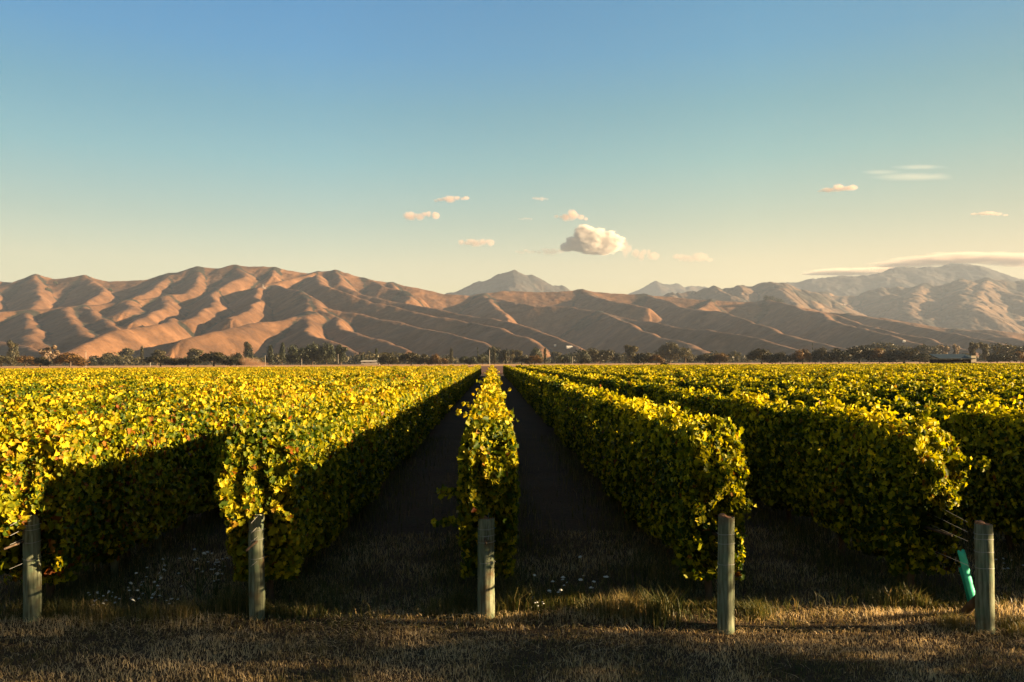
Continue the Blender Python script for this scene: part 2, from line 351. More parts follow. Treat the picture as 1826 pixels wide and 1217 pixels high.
# ---------------------------------------------------------------- vine rows
ORD = ['', 'first', 'second', 'third', 'fourth', 'fifth', 'sixth', 'seventh', 'eighth', 'ninth', 'tenth', 'eleventh', 'twelfth', 'thirteenth',
       'fourteenth', 'fifteenth', 'sixteenth', 'seventeenth', 'eighteenth', 'nineteenth', 'twentieth']
TENS = {2: 'twenty', 3: 'thirty', 4: 'forty', 5: 'fifty', 6: 'sixty'}
def ordinal(n):
    if n <= 20: return ORD[n]
    t, u = divmod(n, 10); return (TENS[t]+'-'+ORD[u]) if u else TENS[t][:-1]+'ieth'
def yend(n): return 150+min(0, n*SP)*.35+0*n
def trunk_mesh(seed):
    rng = random.Random(seed); b = MB(); x = 0; pts = []; rad = []
    for k in range(7):
        pts.append((x, rng.uniform(-.02, .02), k*.13-.03)); rad.append(.042-.002*k+rng.uniform(-.006, .006)); x += rng.uniform(-.022, .022)
    b.tube(pts, rad, 8, True, .14, rng)
    e = Vector(pts[-1])
    for d in (-1, 1):
        b.tube([e, e+Vector((0, d*.15, .07)), e+Vector((.02, d*.45, .10)), e+Vector((0, d*.85, .09))], [.026, .022, .017, .011], 6, True, .1, rng)
    return b.mesh('trunk', M['bark'], True)
TRUNKS = [trunk_mesh(s) for s in range(5)]
def add_trunks(root, y0, y1, seed):
    rng = random.Random(seed); y = y0
    while y < y1:
        o = link('trunk', TRUNKS[rng.randrange(5)], root, (rng.uniform(-.04, .04), y, 0)); o.rotation_euler = (rng.uniform(-.06, .06), rng.uniform(-.1, .1), rng.choice((0, math.pi)))
        y += 1.8+rng.uniform(-.15, .15)
def add_wires(root, y0, y1, py=None, hs=(.72, .9, .98, 1.1, 1.0)):
    for k, h in enumerate((.62, .86, .95, 1.05)):
        b = MB(); pts = [(0, y0+(y1-y0)*i/6, (h+.08*k) if i else h) for i in range(7)]; b.tube(pts, .0018, 5); b.build('wire', M['wire'], root)
ENDS = {-3: dict(bot=.8, w=.3), -2: dict(n=1900, bot=1.0, w=.36, dx=.02, wide=.1, shoots=[(-.3, 1.05, .35, 2.9)]),
        -1: dict(n=2200, bot=1.08, w=.35, dx=-.03, drop=.02, shoots=[(.25, 1.55, .45, .35), (.1, 1.2, .25, -.5)]),
        0: dict(n=2000, bot=1.08, w=.30, dx=.02, drop=.0, shoots=[(-.15, 1.28, .38, 2.95), (-.15, .98, .42, 3.05)]),
        1: dict(n=2000, bot=1.08, w=.36, dx=.02, drop=.0, shoots=[(.2, 1.3, .22, -.9), (-.05, 1.9, .2, 1.4)]),
        2: dict(n=2200, bot=1.15, w=.40, dx=.1, drop=.12, shoots=[(-.25, 1.9, .25, 1.2), (.3, 1.55, .2, .2)]),
        3: dict(bot=.9), 4: dict(bot=.9), 5: dict(bot=.9), 6: dict(bot=.9)}
Y_END = {-3: 8.5, -2: 8.42, -1: 8.45, 0: 8.5, 1: 8.3, 2: 8.45, 3: 8.4, 4: 8.4, 5: 8.4, 6: 8.4}
NEARLAB = {0: 'middle vine row running straight away behind the middle foreground post',
           -1: 'vine row behind the second post from the left, bushy golden end',
           -2: 'vine row behind the leftmost post, orange and red leaves mixed in',
           1: 'vine row behind the fourth post from the left, tall golden leafy end',
           2: 'vine row beside the rightmost post and the green plastic sleeve'}
rows = {}
def row_root(n, lab=None):
    r = empty('vine_row', (X0+n*SP, 0, 0))
    if lab is None:
        side = 'left' if n < 0 else 'right'; a = abs(n)
        lab = ('golden' if n < 0 else 'green') + ' trellised vine row, ' + ordinal(a)+' to the '+side+' of the middle row'
    tag(r, lab, 'vine row', 'trellised vine rows across the field'); rows[n] = r; return r
for n in range(-3, 7):
    r = row_root(n, NEARLAB.get(n))
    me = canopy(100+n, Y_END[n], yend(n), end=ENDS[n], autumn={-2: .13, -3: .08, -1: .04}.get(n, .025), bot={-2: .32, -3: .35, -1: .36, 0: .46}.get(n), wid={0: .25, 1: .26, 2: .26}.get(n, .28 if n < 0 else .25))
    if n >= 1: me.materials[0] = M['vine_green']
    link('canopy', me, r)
    if n <= 4: add_trunks(r, Y_END[n]+.45, 26, 50+n)
    if -3 <= n <= 3: add_wires(r, (7.84 if n == 2 else 8.1), 20)
classes = []
for a0, a1 in ((4, 9), (10, 17), (18, 27), (28, 44), (45, 64)):
    ys_ = max(8.4, 3.3*a0*SP/2.38*.92)
    for v in range(3 if a0 < 20 else 2): classes.append((a0, a1, canopy(300+a0*3+v, ys_, 150, autumn=.02+.03*v, wid=.24, wild=.45)))
_gc = {}
def green(me):
    if me.name not in _gc:
        c = me.copy(); c.materials[0] = M['vine_green']; _gc[me.name] = c
    return _gc[me.name]
def far_class(n):
    a = abs(n); cs = [c for c in classes if c[0] <= a <= c[1]]; return cs[(a*7+(3 if n < 0 else 0)) % len(cs)][2]
for n in list(range(-50, -3))+list(range(7, 46)):
    r = row_root(n); c = link('canopy', far_class(n) if n < 0 else green(far_class(n)), r); c.scale = (1 if (n*13) % 3 else -1, 1, 1)
    if n < 0:  # the far headland runs obliquely on the left
        f = yend(n)/150; c.scale[1] = f
# ---------------------------------------------------------------- posts
def post(name, px, pyb, pyt, w_px, label, lean=0, seed=1):
    rng = random.Random(seed)
    b0 = at(px, pyb, 8); k = CAMH/(CAMH-b0[2]); g = np.array([0, 0, CAMH])+(b0-np.array([0, 0, CAMH]))*k
    D = g[1]; h = (pyb-pyt)/F*D; rad = w_px/F*D/2
    root = empty(name, (g[0], D, 0)); root.rotation_euler.y = lean
    tag(root, label, 'post', 'round timber end posts along the headland')
    b = MB(); n = 28; pts = []; rd = []
    for i in range(15):
        z = -.12+(h+.12-.006)*i/14; pts.append((.004*math.sin(z*3+seed), .003*math.cos(z*4), z)); rd.append(rad*(1.03-.05*i/14)*(1+rng.uniform(-.008, .008)))
    pts.append((pts[-1][0], pts[-1][1], h)); rd.append(rad*.955)
    b.tube(pts, rd, n, False, .012, rng); b.build('shaft', M['post'], root, True)
    c = MB(); c.tube([(pts[-1][0], pts[-1][1], h-.006), (pts[-1][0], pts[-1][1], h+.003), (pts[-1][0]+.004, pts[-1][1], h+.007)], [rad*.95, rad*.93, rad*.5], n, True); c.build('sawn_top', M['post_top'], root)
    for zz in [h-.16, h-.26, h-.44]+([h-.1] if seed % 2 else []):
        w = MB(); zz += rng.uniform(-.02, .02); rr = rad*1.0+.003
        w.tube([(rr*math.cos(a)+.002, rr*math.sin(a), zz+.004*math.sin(a*2+seed)) for a in np.linspace(0, 2*math.pi, 33)], .0025, 6, False); w.build('wire_loop', M['wire'], root)
    # splits
    for _ in range(3):
        a = rng.uniform(-2.6, -.5); z0 = rng.uniform(.1, h*.5); z1 = z0+rng.uniform(.2, .5); s = MB()
        s.tube([((rad*.99)*math.cos(a)+.0, (rad*.99)*math.sin(a), z0), ((rad+.0005)*math.cos(a+.04), (rad+.0005)*math.sin(a+.04), (z0+z1)/2), (rad*.99*math.cos(a+.02), rad*.99*math.sin(a+.02), z1)], [.001, .0022, .001], 5); s.build('split', M['groove'], root)
    return root
post('wooden_post', 57, 1110, 922, 28, 'round grey timber post at the far left under orange vine leaves', -.01, 1)
post('wooden_post', 458, 1105, 920, 27, 'round timber post with a bright sunlit patch near its top', -.005, 2)
post('wooden_post', 867, 1101, 926, 30, 'round timber post with reddish sawn top in front of the middle row', .006, 3)
post('wooden_post', 1295, 1125, 923, 29, 'round greenish timber post, fourth from the left', .008, 4)
post('wooden_post', 1758, 1128, 934, 30, 'round timber post at the right with bare wires and the green sleeve', -.008, 5)
for (px, pyb, lab) in ((204, 1030, 'slim trellis post in deep shade between the first two timber posts, nearer one'),
                       (282, 985, 'slim trellis post in deep shade left of the second timber post, farther one')):
    g = at(px, pyb, 8); k = CAMH/(CAMH-g[2]); x, y = g[0]*k, 8*k
    r = empty('trellis_post', (x, y, 0)); tag(r, lab, 'post', 'slim posts inside the rows')
    b = MB(); b.tube([(0, 0, -.1), (.004, 0, .6), (0, 0, 1.5)], [.045, .044, .042], 14); b.build('shaft', M['post'], r, True)
# wires from the last post into the canopy are part of its row already
# ---------------------------------------------------------------- green sleeve and brace
M['sleeve'] = surf('green_plastic', noise_col([(.35, (.03, .48, .30)), (.7, (.06, .72, .48))], 9), .45, (20, .2, .005), .4)
g = at(1745, 1092, 8); k = CAMH/(CAMH-g[2]); sx, sy = g[0]*k, 8*k
sl = MB(); H_ = .66; nn = 15
prof = []
for i in range(11):
    t = i/10
    for j in range(nn):
        a = -2.5+j/(nn-1)*4.4; top = 1.0 if j < 6 else (.80 if j < 11 else .7)
        r_ = .055*(1-.15*math.sin(t*3)); prof.append((r_*math.cos(a)*1.15, r_*math.sin(a), t*H_*top+.012*math.sin(j*2.3)*(i == 10)))
sl.v = prof; sl.f = [[i*nn+j, i*nn+j+1, (i+1)*nn+j+1, (i+1)*nn+j] for i in range(10) for j in range(nn-1)]
sroot = sl.build('vine_sleeve', M['sleeve'], None, True, (sx+.02, sy+.1, -.02)); sroot.rotation_euler = (R(-6), R(-11), .2)
md = sroot.modifiers.new('thick', 'SOLIDIFY'); md.thickness = .003
tag(sroot, 'bright green split plastic vine guard leaning beside the rightmost post', 'plant guard')
br = MB(); p0 = at(1716, 1097, 8.3); p1 = at(1745, 1066, 7.95); rr = random.Random(3)
br.tube([tuple(p0+(p1-p0)*t) for t in (-.35, .2, .6, 1.0)], [.045, .044, .042, .04], 12, True, .05, rr)
tag(br.build('brace_log', M['bark'], None, True), 'short dark timber brace leaning against the rightmost post', 'brace')
# ---------------------------------------------------------------- grass, clippings
def blades(P, L, w, rng, lean=.8, flat=0.0):
    n = len(P); a = rng.uniform(0, 2*np.pi, n); d = np.stack([np.cos(a), np.sin(a), 0*a], 1); sd_ = np.stack([-np.sin(a), np.cos(a), 0*a], 1)
    ln = rng.uniform(.1, lean, n)[:, None]; up = np.array([0, 0, 1.])*(1-flat)
    L = L[:, None]; w = w[:, None]
    A = P-sd_*w/2; B = P+sd_*w/2
    m1 = P+L*.5*(up+d*ln*.35); C = m1+sd_*w*.4; D = m1-sd_*w*.4; T = P+L*(up*.85+d*ln)
    V = np.stack([A, B, C, D, T], 1).reshape(-1, 3); base = np.arange(n)[:, None]*5
    Lp = np.concatenate([np.array([[0, 1, 2, 3]])+base, np.array([[3, 2, 4]])+base], 1).ravel()
    return (V, np.tile([4, 3], n), Lp, 2)
rng = np.random.default_rng(5)
def scatter(n, x0, x1, y0, y1, pw=1.0):
    # density falls with distance
    y = y0+(y1-y0)*rng.random(n)**pw; hwid = np.minimum((x1-x0)/2, y*.70+.6)
    x = rng.uniform(-1, 1, n)*hwid+.1; return x, y
parts = []
x, y = scatter(120000, -9, 9, 6.0, 12.5, 1.5)
patch = fbm(x*.9, y*.9, 3)
L = rng.uniform(.02, .065, len(x))*(1+.5*(y > 8.0)); z = gz(x, y)-.004
t = np.clip(.68+.24*rng.normal(size=len(x))-.7*patch, 0, 1)
parts.append((blades(np.stack([x, y, z], 1), L, rng.uniform(.003, .006, len(x)), rng, 1.3), t, 0*t))
tag(link('mown_grass', merge_mesh('mown_grass', parts, M['grass'])), 'short mown dry grass along the headland in front of the rows', 'grass', None, 'stuff')
parts = []
x, y = scatter(9000, -9, 9, 6.0, 9.2, 1.0); cl = np.random.default_rng(3).uniform(size=(90, 2)); cxs = (cl[:, 0]-.5)*14; cys = 7.2+cl[:, 1]*1.4
pick = rng.integers(0, 90, 9000); m_ = rng.random(9000) < .7
x = np.where(m_, cxs[pick]+rng.normal(0, .3, 9000), x); y = np.where(m_, cys[pick]+rng.normal(0, .14, 9000), y)
z = gz(x, y)+rng.uniform(.002, .05, len(x)); t = np.clip(.85+.15*rng.normal(size=len(x)), .3, 1)
parts.append((blades(np.stack([x, y, z], 1), rng.uniform(.05, .2, len(x)), rng.uniform(.003, .006, len(x)), rng, 1.2, .85), t, 0*t))
tag(link('straw_clippings', merge_mesh('straw_clippings', parts, M['grass'])), 'loose pale straw clippings lying over the mown grass', 'straw', None, 'stuff')
# rank grass under the rows and in the aisles
parts = []
n_ = 110000; k_ = rng.integers(-4, 5, n_); x = X0+k_*SP+rng.normal(0, .42, n_); y = 8.4+20*rng.random(n_)**1.9
keep = np.abs(x) < y*.7+.5; x, y = x[keep], y[keep]; hgt = .12+.22*np.clip(fbm(x*1.3, y*1.3, 2)+.3, 0, 1)
z = gz(x, y)-.01; t = np.clip(.17+.18*rng.normal(size=len(x)), 0, 1)
parts.append((blades(np.stack([x, y, z], 1), hgt*rng.uniform(.5, 1.3, len(x)), rng.uniform(.004, .009, len(x)), rng, .7), t, 0*t))
tag(link('row_weeds', merge_mesh('row_weeds', parts, M['grass'])), 'rough dark weeds growing along the foot of the vine rows', 'weeds', None, 'stuff')
def tussock_mesh(seed, n, r, h, tint):
    g_ = np.random.default_rng(seed); a = g_.uniform(0, 6.28, n); q = np.abs(g_.normal(0, r*.5, n)); P = np.stack([q*np.cos(a), q*np.sin(a), 0*a-.01], 1)
    t = np.clip(tint+.15*g_.normal(size=n), 0, 1)
    return merge_mesh('tussock', [(blades(P, g_.uniform(.5, 1.1, n)*h, g_.uniform(.003, .007, n), g_, .75), t, 0*t)], M['grass'])
TU = [tussock_mesh(1, 420, .24, .19, .3), tussock_mesh(2, 420, .25, .24, .42), tussock_mesh(4, 380, .22, .26, .12)]
def gp(px, pyb):
    g = at(px, pyb, 8); k = CAMH/(CAMH-g[2]); return g[0]*k, 8*k
for (px, py, v, s, lab) in ((175, 1108, 1, 1., 'straw coloured grass tussock to the right of the leftmost post'),
        (215, 1104, 0, .9, 'grass tussock under the white flowers between the first two posts'),
        (270, 1106, 0, 1., 'brownish grass tussock halfway between the first two posts'),
        (330, 1104, 1, 1.1, 'golden grass tussock left of the second post'),
        (820, 1085, 2, 1., 'dark green weed tuft at the left foot of the middle post'),
        (1020, 1088, 2, 1.1, 'dark grass tuft beside the white flowers right of the middle post'),
        (1075, 1100, 0, 1.3, 'large brown grass tussock between the middle and fourth posts'),
        (1120, 1104, 1, 1.3, 'tall dry grass tussock left of the fourth post'),
        (1170, 1110, 2, 1.4, 'dark rank grass tussock close to the left of the fourth post'),
        (1350, 1100, 2, .9, 'low green weed tuft right of the fourth post'),
        (1700, 1120, 0, .9, 'dry grass tuft at the left foot of the rightmost post'),
        (1805, 1125, 0, 1., 'grass tuft at the right edge beyond the rightmost post')):
    x, y = gp(px, py); o = link('grass_tussock', TU[v], None, (x, y, float(gz(np.array(x), np.array(y))))); o.scale = (s, s, s); o.rotation_euler.z = px
    tag(o, lab, 'tussock', 'grass tussocks at the foot of the rows')
M['petal'] = surf('white_petal', lambda t: (.5, .52, .5), .6); M['mauve'] = surf('mauve_petal', lambda t: (.40, .32, .62), .6)
M['stalk'] = surf('weed_stalk', noise_col([(.3, (.04, .06, .015)), (.7, (.10, .11, .03))], 8), .8)
def head_mesh():
    g_ = random.Random(4); v = [(0, 0, .012)]; f = []
    for ring, (rr, zz) in enumerate(((.012, .010), (.026, 0))):
        for j in range(14):
            a = j*2*math.pi/14; q = rr*(1 if j % 2 else .68 if ring else .9)*g_.uniform(.85, 1.15); v.append((q*math.cos(a), q*math.sin(a), zz+g_.uniform(-.003, .003)))
    for j in range(14):
        k = (j+1) % 14; f += [[0, 1+j, 1+k], [1+j, 15+j, 15+k, 1+k]]
    me = bpy.data.meshes.new('flower_head'); me.from_pydata(v, [], f); me.materials.append(M['petal']); return me
HEAD = head_mesh()
def flower_spec(seed, n, spread, h):
    g_ = random.Random(seed); st = MB(); hd = []
    for k in range(n):
        bx, by = g_.gauss(0, .012), g_.gauss(0, .012); x, y, z = bx+g_.gauss(0, spread), by+g_.gauss(0, spread*.6), h*g_.uniform(.5, 1.08)
        st.tube([(bx, by, 0), ((bx+x)/2, (by+y)/2, z*.6), (x, y, z)], [.004, .0025, .002], 4); hd.append((x, y, z, g_.uniform(.45, 1.), g_.uniform(-.5, .5)))
    return st.mesh('stems', M['stalk']), hd
FW = [flower_spec(1, 11, .10, .24), flower_spec(2, 16, .14, .42), flower_spec(3, 8, .09, .3)]
for (px, py, v, s, lab) in ((175, 1098, 0, .9, 'white flowering weed nearest the leftmost post'),
        (207, 1096, 0, 1., 'white flowering weed low among the straw tussocks between the first two posts'),
        (262, 1095, 0, 1.15, 'spreading white flowering weed midway between the first two posts'),
        (303, 1096, 2, .8, 'small white flowering weed at the right end of the low flower patch'),
        (268, 1068, 0, 1.3, 'white flowering weed standing just behind the low flower patch'),
        (352, 1068, 1, 1.25, 'tall white flowering weed left of the second post'),
        (385, 1068, 1, 1., 'white flowering weed closest to the second post'),
        (990, 1090, 2, 1.2, 'white flowering weed right of the middle post'),
        (962, 1098, 2, .7, 'tiny white flowering weed at the foot of the row right of the middle post'),
        (1045, 1085, 2, 1.5, 'sparse pale flowering weed among brown grass left of the fourth post'),
        (1795, 1040, 2, 1.0, 'lone white flowering weed in the shade beyond the rightmost post')):
    x, y = gp(px, py); r = empty('flowering_weed', (x, y, 0), px); r.scale = (s, s, s); tag(r, lab, 'wildflower', 'white flowering weeds')
    link('stems', FW[v][0], r)
    for (hx, hy, hz, hs, ht) in FW[v][1]:
        o = link('flower_head', HEAD, r, (hx, hy, hz)); hs *= .8; o.scale = (hs, hs, hs); o.rotation_euler = (ht, ht*.7, hs*9)
# ---------------------------------------------------------------- hills
TERR = {}
def hit(px, py, ymin=1700):
    """where the sight line through a photo pixel meets the hills"""
    tt, yy, Zg = TERR['hills']
    for j, Yv in enumerate(yy):
        if Yv < ymin: continue
        p = at(px, py, Yv); i = int(np.clip(np.searchsorted(tt, p[0]/Yv), 0, len(tt)-1))
        if Zg[j, i] >= p[2]: return np.array([p[0], Yv, Zg[j, i]])
    return at(px, py, 4000)
def terrain(name, mat_, tan0, tan1, nc, Y0, Y1, nr, segs, base=0., rough=8., nscale=160., seed=0., falloff=None, gull=0., curve=1.0):
    """height field: crest lines (3-D) with flanks falling away either side"""
    tt = np.linspace(tan0, tan1, nc); f = np.linspace(0, 1, nr)**curve; yy = Y0+(Y1-Y0)*f
    T, Yg = np.meshgrid(tt, yy); Xg = T*Yg
    wx = Xg+nscale*.16*fbm(Xg/nscale/2.2+seed, Yg/nscale/2.2, 3); wy = Yg+nscale*.16*fbm(Xg/nscale/2.2+9+seed, Yg/nscale/2.2+4, 3)
    H = np.full(Xg.shape, -1e3); H2 = H.copy()
    for pts, sl, sr, rd in segs:
        best = np.full(Xg.shape, -1e3)
        for a, b in zip(pts[:-1], pts[1:]):
            dx, dy = b[0]-a[0], b[1]-a[1]; L2 = dx*dx+dy*dy
            t = np.clip(((wx-a[0])*dx+(wy-a[1])*dy)/L2, 0, 1)
            ex, ey = wx-(a[0]+t*dx), wy-(a[1]+t*dy); d = np.hypot(ex, ey)
            s = np.where(ex > 0, sr, sl)                                   # right flank / left flank
            h = a[2]+t*(b[2]-a[2])-s*(np.sqrt(d*d+rd*rd)-rd)
            best = np.maximum(best, h)
        H2 = np.maximum(H2, np.minimum(H, best)); H = np.maximum(H, best)
    k = 14.; Hs = H+k*np.exp(-(H-H2)/k)*.6                                     # soften the valley bottoms
    val = np.exp(-(H-H2)/28.)
    Hs = Hs+rough*fbm(Xg/nscale+seed, Yg/nscale, 5, .5)*np.clip((Hs-base)/120, .1, 1)
    Hs = Hs+rough*.24*fbm(Xg/38.+seed, Yg/90.+.4*Xg/60., 3, .6)*np.clip((Hs-base)/120, .1, 1)
    if gull:
        g_ = np.abs(pnoise(Xg/(nscale*.55)+seed, Yg/(nscale*2.4)+.3*pnoise(Xg/90, Yg/90))); Hs = Hs-gull*np.exp(-(g_/.12)**2)*np.clip((Hs-base)/150, 0, 1)
    Zg = np.maximum(Hs, base-8)+0*Xg
    edge = np.clip((Yg-Y0)/(Y1-Y0)/.04, 0, 1); Zg = np.where(Zg < base, base-1, Zg)*1.0
    TERR[name] = (tt, yy, Zg)
    V = np.stack([Xg, Yg, Zg], -1).reshape(-1, 3); s, l = grid_faces(nr, nc)
    o = link(name, mesh_np(name, V, s, l, mat_, attrs={'valley': val.ravel()}, smooth=True)); tag(o, kind='structure'); return o
def hill_color(c0, c1, c2, scrub, amt, sc):
    def fn(t):
        tc = N(t, 'ShaderNodeTexCoord'); n = N(t, 'ShaderNodeTexNoise', i_Scale=sc*1.6, i_Detail=9.0, i_Roughness=.7); t.links.new(tc.outputs['Object'], n.inputs['Vector'])
        a = ramp(t, n.outputs[0], [(.36, c0), (.5, c1), (.62, c2)])
        v = N(t, 'ShaderNodeAttribute', attribute_name='valley')
        n2 = N(t, 'ShaderNodeTexNoise', i_Scale=sc*1.3, i_Detail=7.0, i_Roughness=.7); t.links.new(tc.outputs['Object'], n2.inputs['Vector'])
        ad = N(t, 'ShaderNodeMath', operation='MULTIPLY_ADD', n_1=.42, n_2=-.30+amt); t.links.new(v.outputs['Fac'], ad.inputs[0])
        sm = N(t, 'ShaderNodeMath', operation='ADD'); t.links.new(ad.outputs[0], sm.inputs[0]); t.links.new(n2.outputs[0], sm.inputs[1])
        f = ramp(t, sm.outputs[0], [(.60, (0, 0, 0)), (.68, (1, 1, 1))])
        return mixc(t, f, a, scrub)
    return fn
M['hill'] = surf('dry_grass_hill', hill_color((.066, .034, .018), (.116, .058, .027), (.18, .092, .045), (.020, .020, .013), .13, .006), .95, (.022, .8, 12.))
M['hill2'] = surf('dry_far_hill', hill_color((.07, .045, .03), (.11, .07, .042), (.19, .12, .07), (.03, .028, .022), .14, .003), .95, (.015, .6, 14.))
M['mount'] = surf('mountain_rock', hill_color((.022, .023, .024), (.036, .034, .032), (.07, .052, .04), (.016, .019, .018), .1, .0015), .95, (.01, .6, 20.))
def C(*p): return [at(x, y, Y) for x, y, Y in p]
sky1 = [(-420,520,4300),(-200,512,4300),(-100,508,4250),(0,503,4200),(30,504,4200),(75,492,4200),(110,498,4200),(155,493,4200),(200,503,4200),(260,500,4200),(300,490,4250),(348,478,4250),(385,480,4250),(410,475,4250),(460,476,4250),(500,482,4250),(540,487,4250),(590,484,4250),(620,488,4250),(680,501,4250),(740,513,4200),(800,525,4200),(850,529,4200),(900,519,4200),(950,521,4200),(1045,518,4200),(1100,523,4200),(1150,527,4200),(1220,533,4150),(1260,537,4100),(1330,539,4050),(1375,537,4000),(1400,541,3950),(1440,549,3900),(1478,557,3900),(1518,559,3800),(1562,567,3700),(1630,576,3600),(1715,588,3500),(1783,590,3400),(1900,604,3300),(2100,615,3200)]
K1, K2 = .55, .62
SEG = [(C(*sky1), .5, .5, 30)]
for p in [
 [(75,491,4180),(66,525,3700),(62,548,3350),(46,556,3100),(56,585,2550),(72,612,2150)],
 [(0,506,4200),(-20,540,3600),(-60,580,2800),(-90,610,2300)],
 [(-30,597,2400),(0,606,2200),(40,618,1950),(80,634,1700)],
 [(158,493,4180),(180,510,3900),(188,522,3700),(168,537,3450),(146,546,3250),(182,571,2700),(205,592,2300)],
 [(348,478,4240),(346,494,4000),(357,505,3800),(328,523,3550),(262,535,3400),(190,543,3300),(115,549,3150),(42,554,3050),(0,556,3000)],
 [(115,549,3100),(118,566,2750),(146,595,2300),(170,610,2050)],
 [(415,476,4240),(432,492,3950),(395,512,3700)],
 [(560,487,4240),(505,500,3850),(468,513,3600),(452,528,3350),(448,548,2950),(440,570,2600)],
 [(322,569,2620),(306,573,2450),(258,580,2250),(200,592,2050),(150,615,1850),(105,632,1700)],
 [(385,514,3850),(372,532,3350),(362,552,2950),(352,574,2600)], [(300,527,3520),(268,552,3000),(240,575,2600)], [(232,538,3350),(222,556,2950)],
 [(505,508,3700),(535,522,3300),(562,548,2900),(545,566,2650),(470,576,2400),(400,590,2150),(345,606,1950)],
 [(540,522,3300),(565,535,3100),(600,566,2700),(617,588,2450),(665,606,2150),(717,626,1900)],
 [(560,556,2750),(540,585,2350),(537,597,2200),(600,616,1950),(668,642,1680)],
 [(597,484,4230),(614,508,3850),(650,523,3650),(700,537,3450),(800,557,3050),(905,576,2650),(960,590,2400),(1010,608,2150),(1060,626,1900)],
 [(562,492,4050),(600,514,3500),(668,541,3200),(770,565,2850),(890,586,2450),(935,602,2250),(980,628,1950)],
 [(600,551,2950),(668,566,2750),(735,583,2500),(790,592,2300),(840,606,2080),(892,624,1850)],
 [(870,527,4180),(876,538,3800),(888,552,3450),(908,568,3200)],
 [(880,533,3950),(906,537,3800),(960,547,3600),(1024,547,3500),(1075,557,3300),(1135,571,2950),(1220,586,2600),(1275,588,2450),(1321,596,2250),(1410,626,1900)],
 [(1075,557,3300),(1110,573,2900),(1143,590,2600),(1220,612,2150),(1262,632,1850)],
 [(1150,527,4180),(1195,537,3900),(1230,548,3650),(1284,557,3300),(1342,576,2800),(1410,598,2350),(1460,611,2100),(1520,626,1850)],
 [(1375,537,3980),(1420,547,3650),(1457,558,3350),(1500,575,2900),(1545,589,2500),(1630,614,2000)],
 [(1457,556,3500),(1545,579,2950),(1610,596,2500),(1690,616,2100),(1720,625,1950)],
 [(1518,560,3780),(1580,573,3400),(1660,588,3000),(1740,604,2500),(1830,622,2050)],
 [(1715,588,3500),(1783,600,3000),(1880,618,2300)],
 [(700,505,4220),(712,520,3950),(735,535,3600)], [(660,498,4220),(690,512,3950),(740,528,3750)],
 [(1260,537,4100),(1255,550,3700)], [(1045,518,4200),(1080,535,3800),(1150,550,3500)],
 [(300,490,4240),(285,510,3800),(255,528,3500)], [(480,480,4240),(478,492,4000)]]:
    SEG.append((C(*p), .66, .95, 16))
terrain('hills', M['hill'], -.86, .92, 1150, 1640, 4900, 520, SEG, 0, 3.5, 220., 0., gull=1.5)
sky2 = [(1120,560,6300),(1180,540,6300),(1206,523,6300),(1240,520,6300),(1270,511,6300),(1291,515,6300),(1318,509,6300),(1342,513,6300),(1369,504,6300),(1396,506,6300),(1423,516,6200),(1444,526,6100),(1480,545,6000),(1520,560,5900)]
sky3 = [(1380,560,7200),(1440,535,7200),(1467,523,7200),(1495,531,7100),(1528,529,7100),(1562,516,7100),(1590,513,7100),(1613,515,7100),(1644,506,7100),(1675,513,7100),(1715,498,7100),(1736,501,7100),(1766,497,7100),(1800,501,7100),(1826,503,7100),(1950,498,7100),(2150,505,7100)]
def auto_spurs(sk, seed, step, drop, dl, dr):
    rg = random.Random(seed); res = []
    for i in range(1, len(sk)-1, 1):
        x, y, Yk = sk[i]
        p = [(x, y, Yk)]; cx, cy = x, y; dirx = rg.uniform(-.3, 1.3)
        for k in range(4):
            cx += step*(dirx+rg.uniform(-.6, .6)); cy += drop*rg.uniform(.5, 1.3); p.append((cx, cy, Yk-(k+1)*dl))
        res.append((C(*p), .5, .62, dr))
    return res
terrain('hills_right', M['hill2'], .16, .88, 560, 4950, 7700, 260, [(C(*sky2), .5, .5, 30), (C(*sky3), .5, .5, 40)]+auto_spurs(sky2, 4, 22, 16, 300, 30)+auto_spurs(sky3, 8, 26, 19, 420, 40)+
        auto_spurs([(x+14, y+22, Y-500) for x, y, Y in sky3], 12, 24, 14, 300, 40), -60, 16, 330., 3., gull=12)
sky4 = [(1300,530,9600),(1396,505,9600),(1444,501,9600),(1500,496,9600),(1545,491,9600),(1590,481,9600),(1647,477,9600),(1698,474,9600),(1736,474,9600),(1763,489,9600),(1826,497,9600),(1950,503,9600),(2100,520,9600)]
terrain('mountain_range', M['mount'], .24, .86, 300, 8300, 10400, 110, [(C(*sky4), .45, .5, 60)]+auto_spurs(sky4, 3, 26, 22, 330, 40), -80, 40, 500., 5.)
sky5 = [(740,545,8600),(804,523,8600),(838,511,8600),(858,503,8600),(882,496,8600),(895,489,8600),(912,483,8600),(923,489,8600),(936,494,8600),(948,492,8600),(967,501,8600),(990,512,8600),(1004,511,8600),(1028,520,8600),(1070,532,8600),(1110,540,8600)]
terrain('blue_mountain', M['mount'], -.16, .16, 240, 7600, 9300, 110, [(C(*sky5), .55, .55, 12)]+auto_spurs(sky5, 6, 10, 18, 280, 20), -80, 16, 260., 7.)
sky6 = [(1100,535,11600),(1130,521,11600),(1157,508,11600),(1170,502,11600),(1191,509,11600),(1208,508,11600),(1220,516,11600),(1233,509,11600),(1257,512,11600),(1290,520,11600),(1340,535,11600)]
terrain('distant_peaks', M['mount'], .10, .34, 160, 11000, 12100, 60, [(C(*sky6), .6, .6, 10)]+auto_spurs(sky6, 9, 8, 16, 200, 20), -90, 20, 260., 9.)
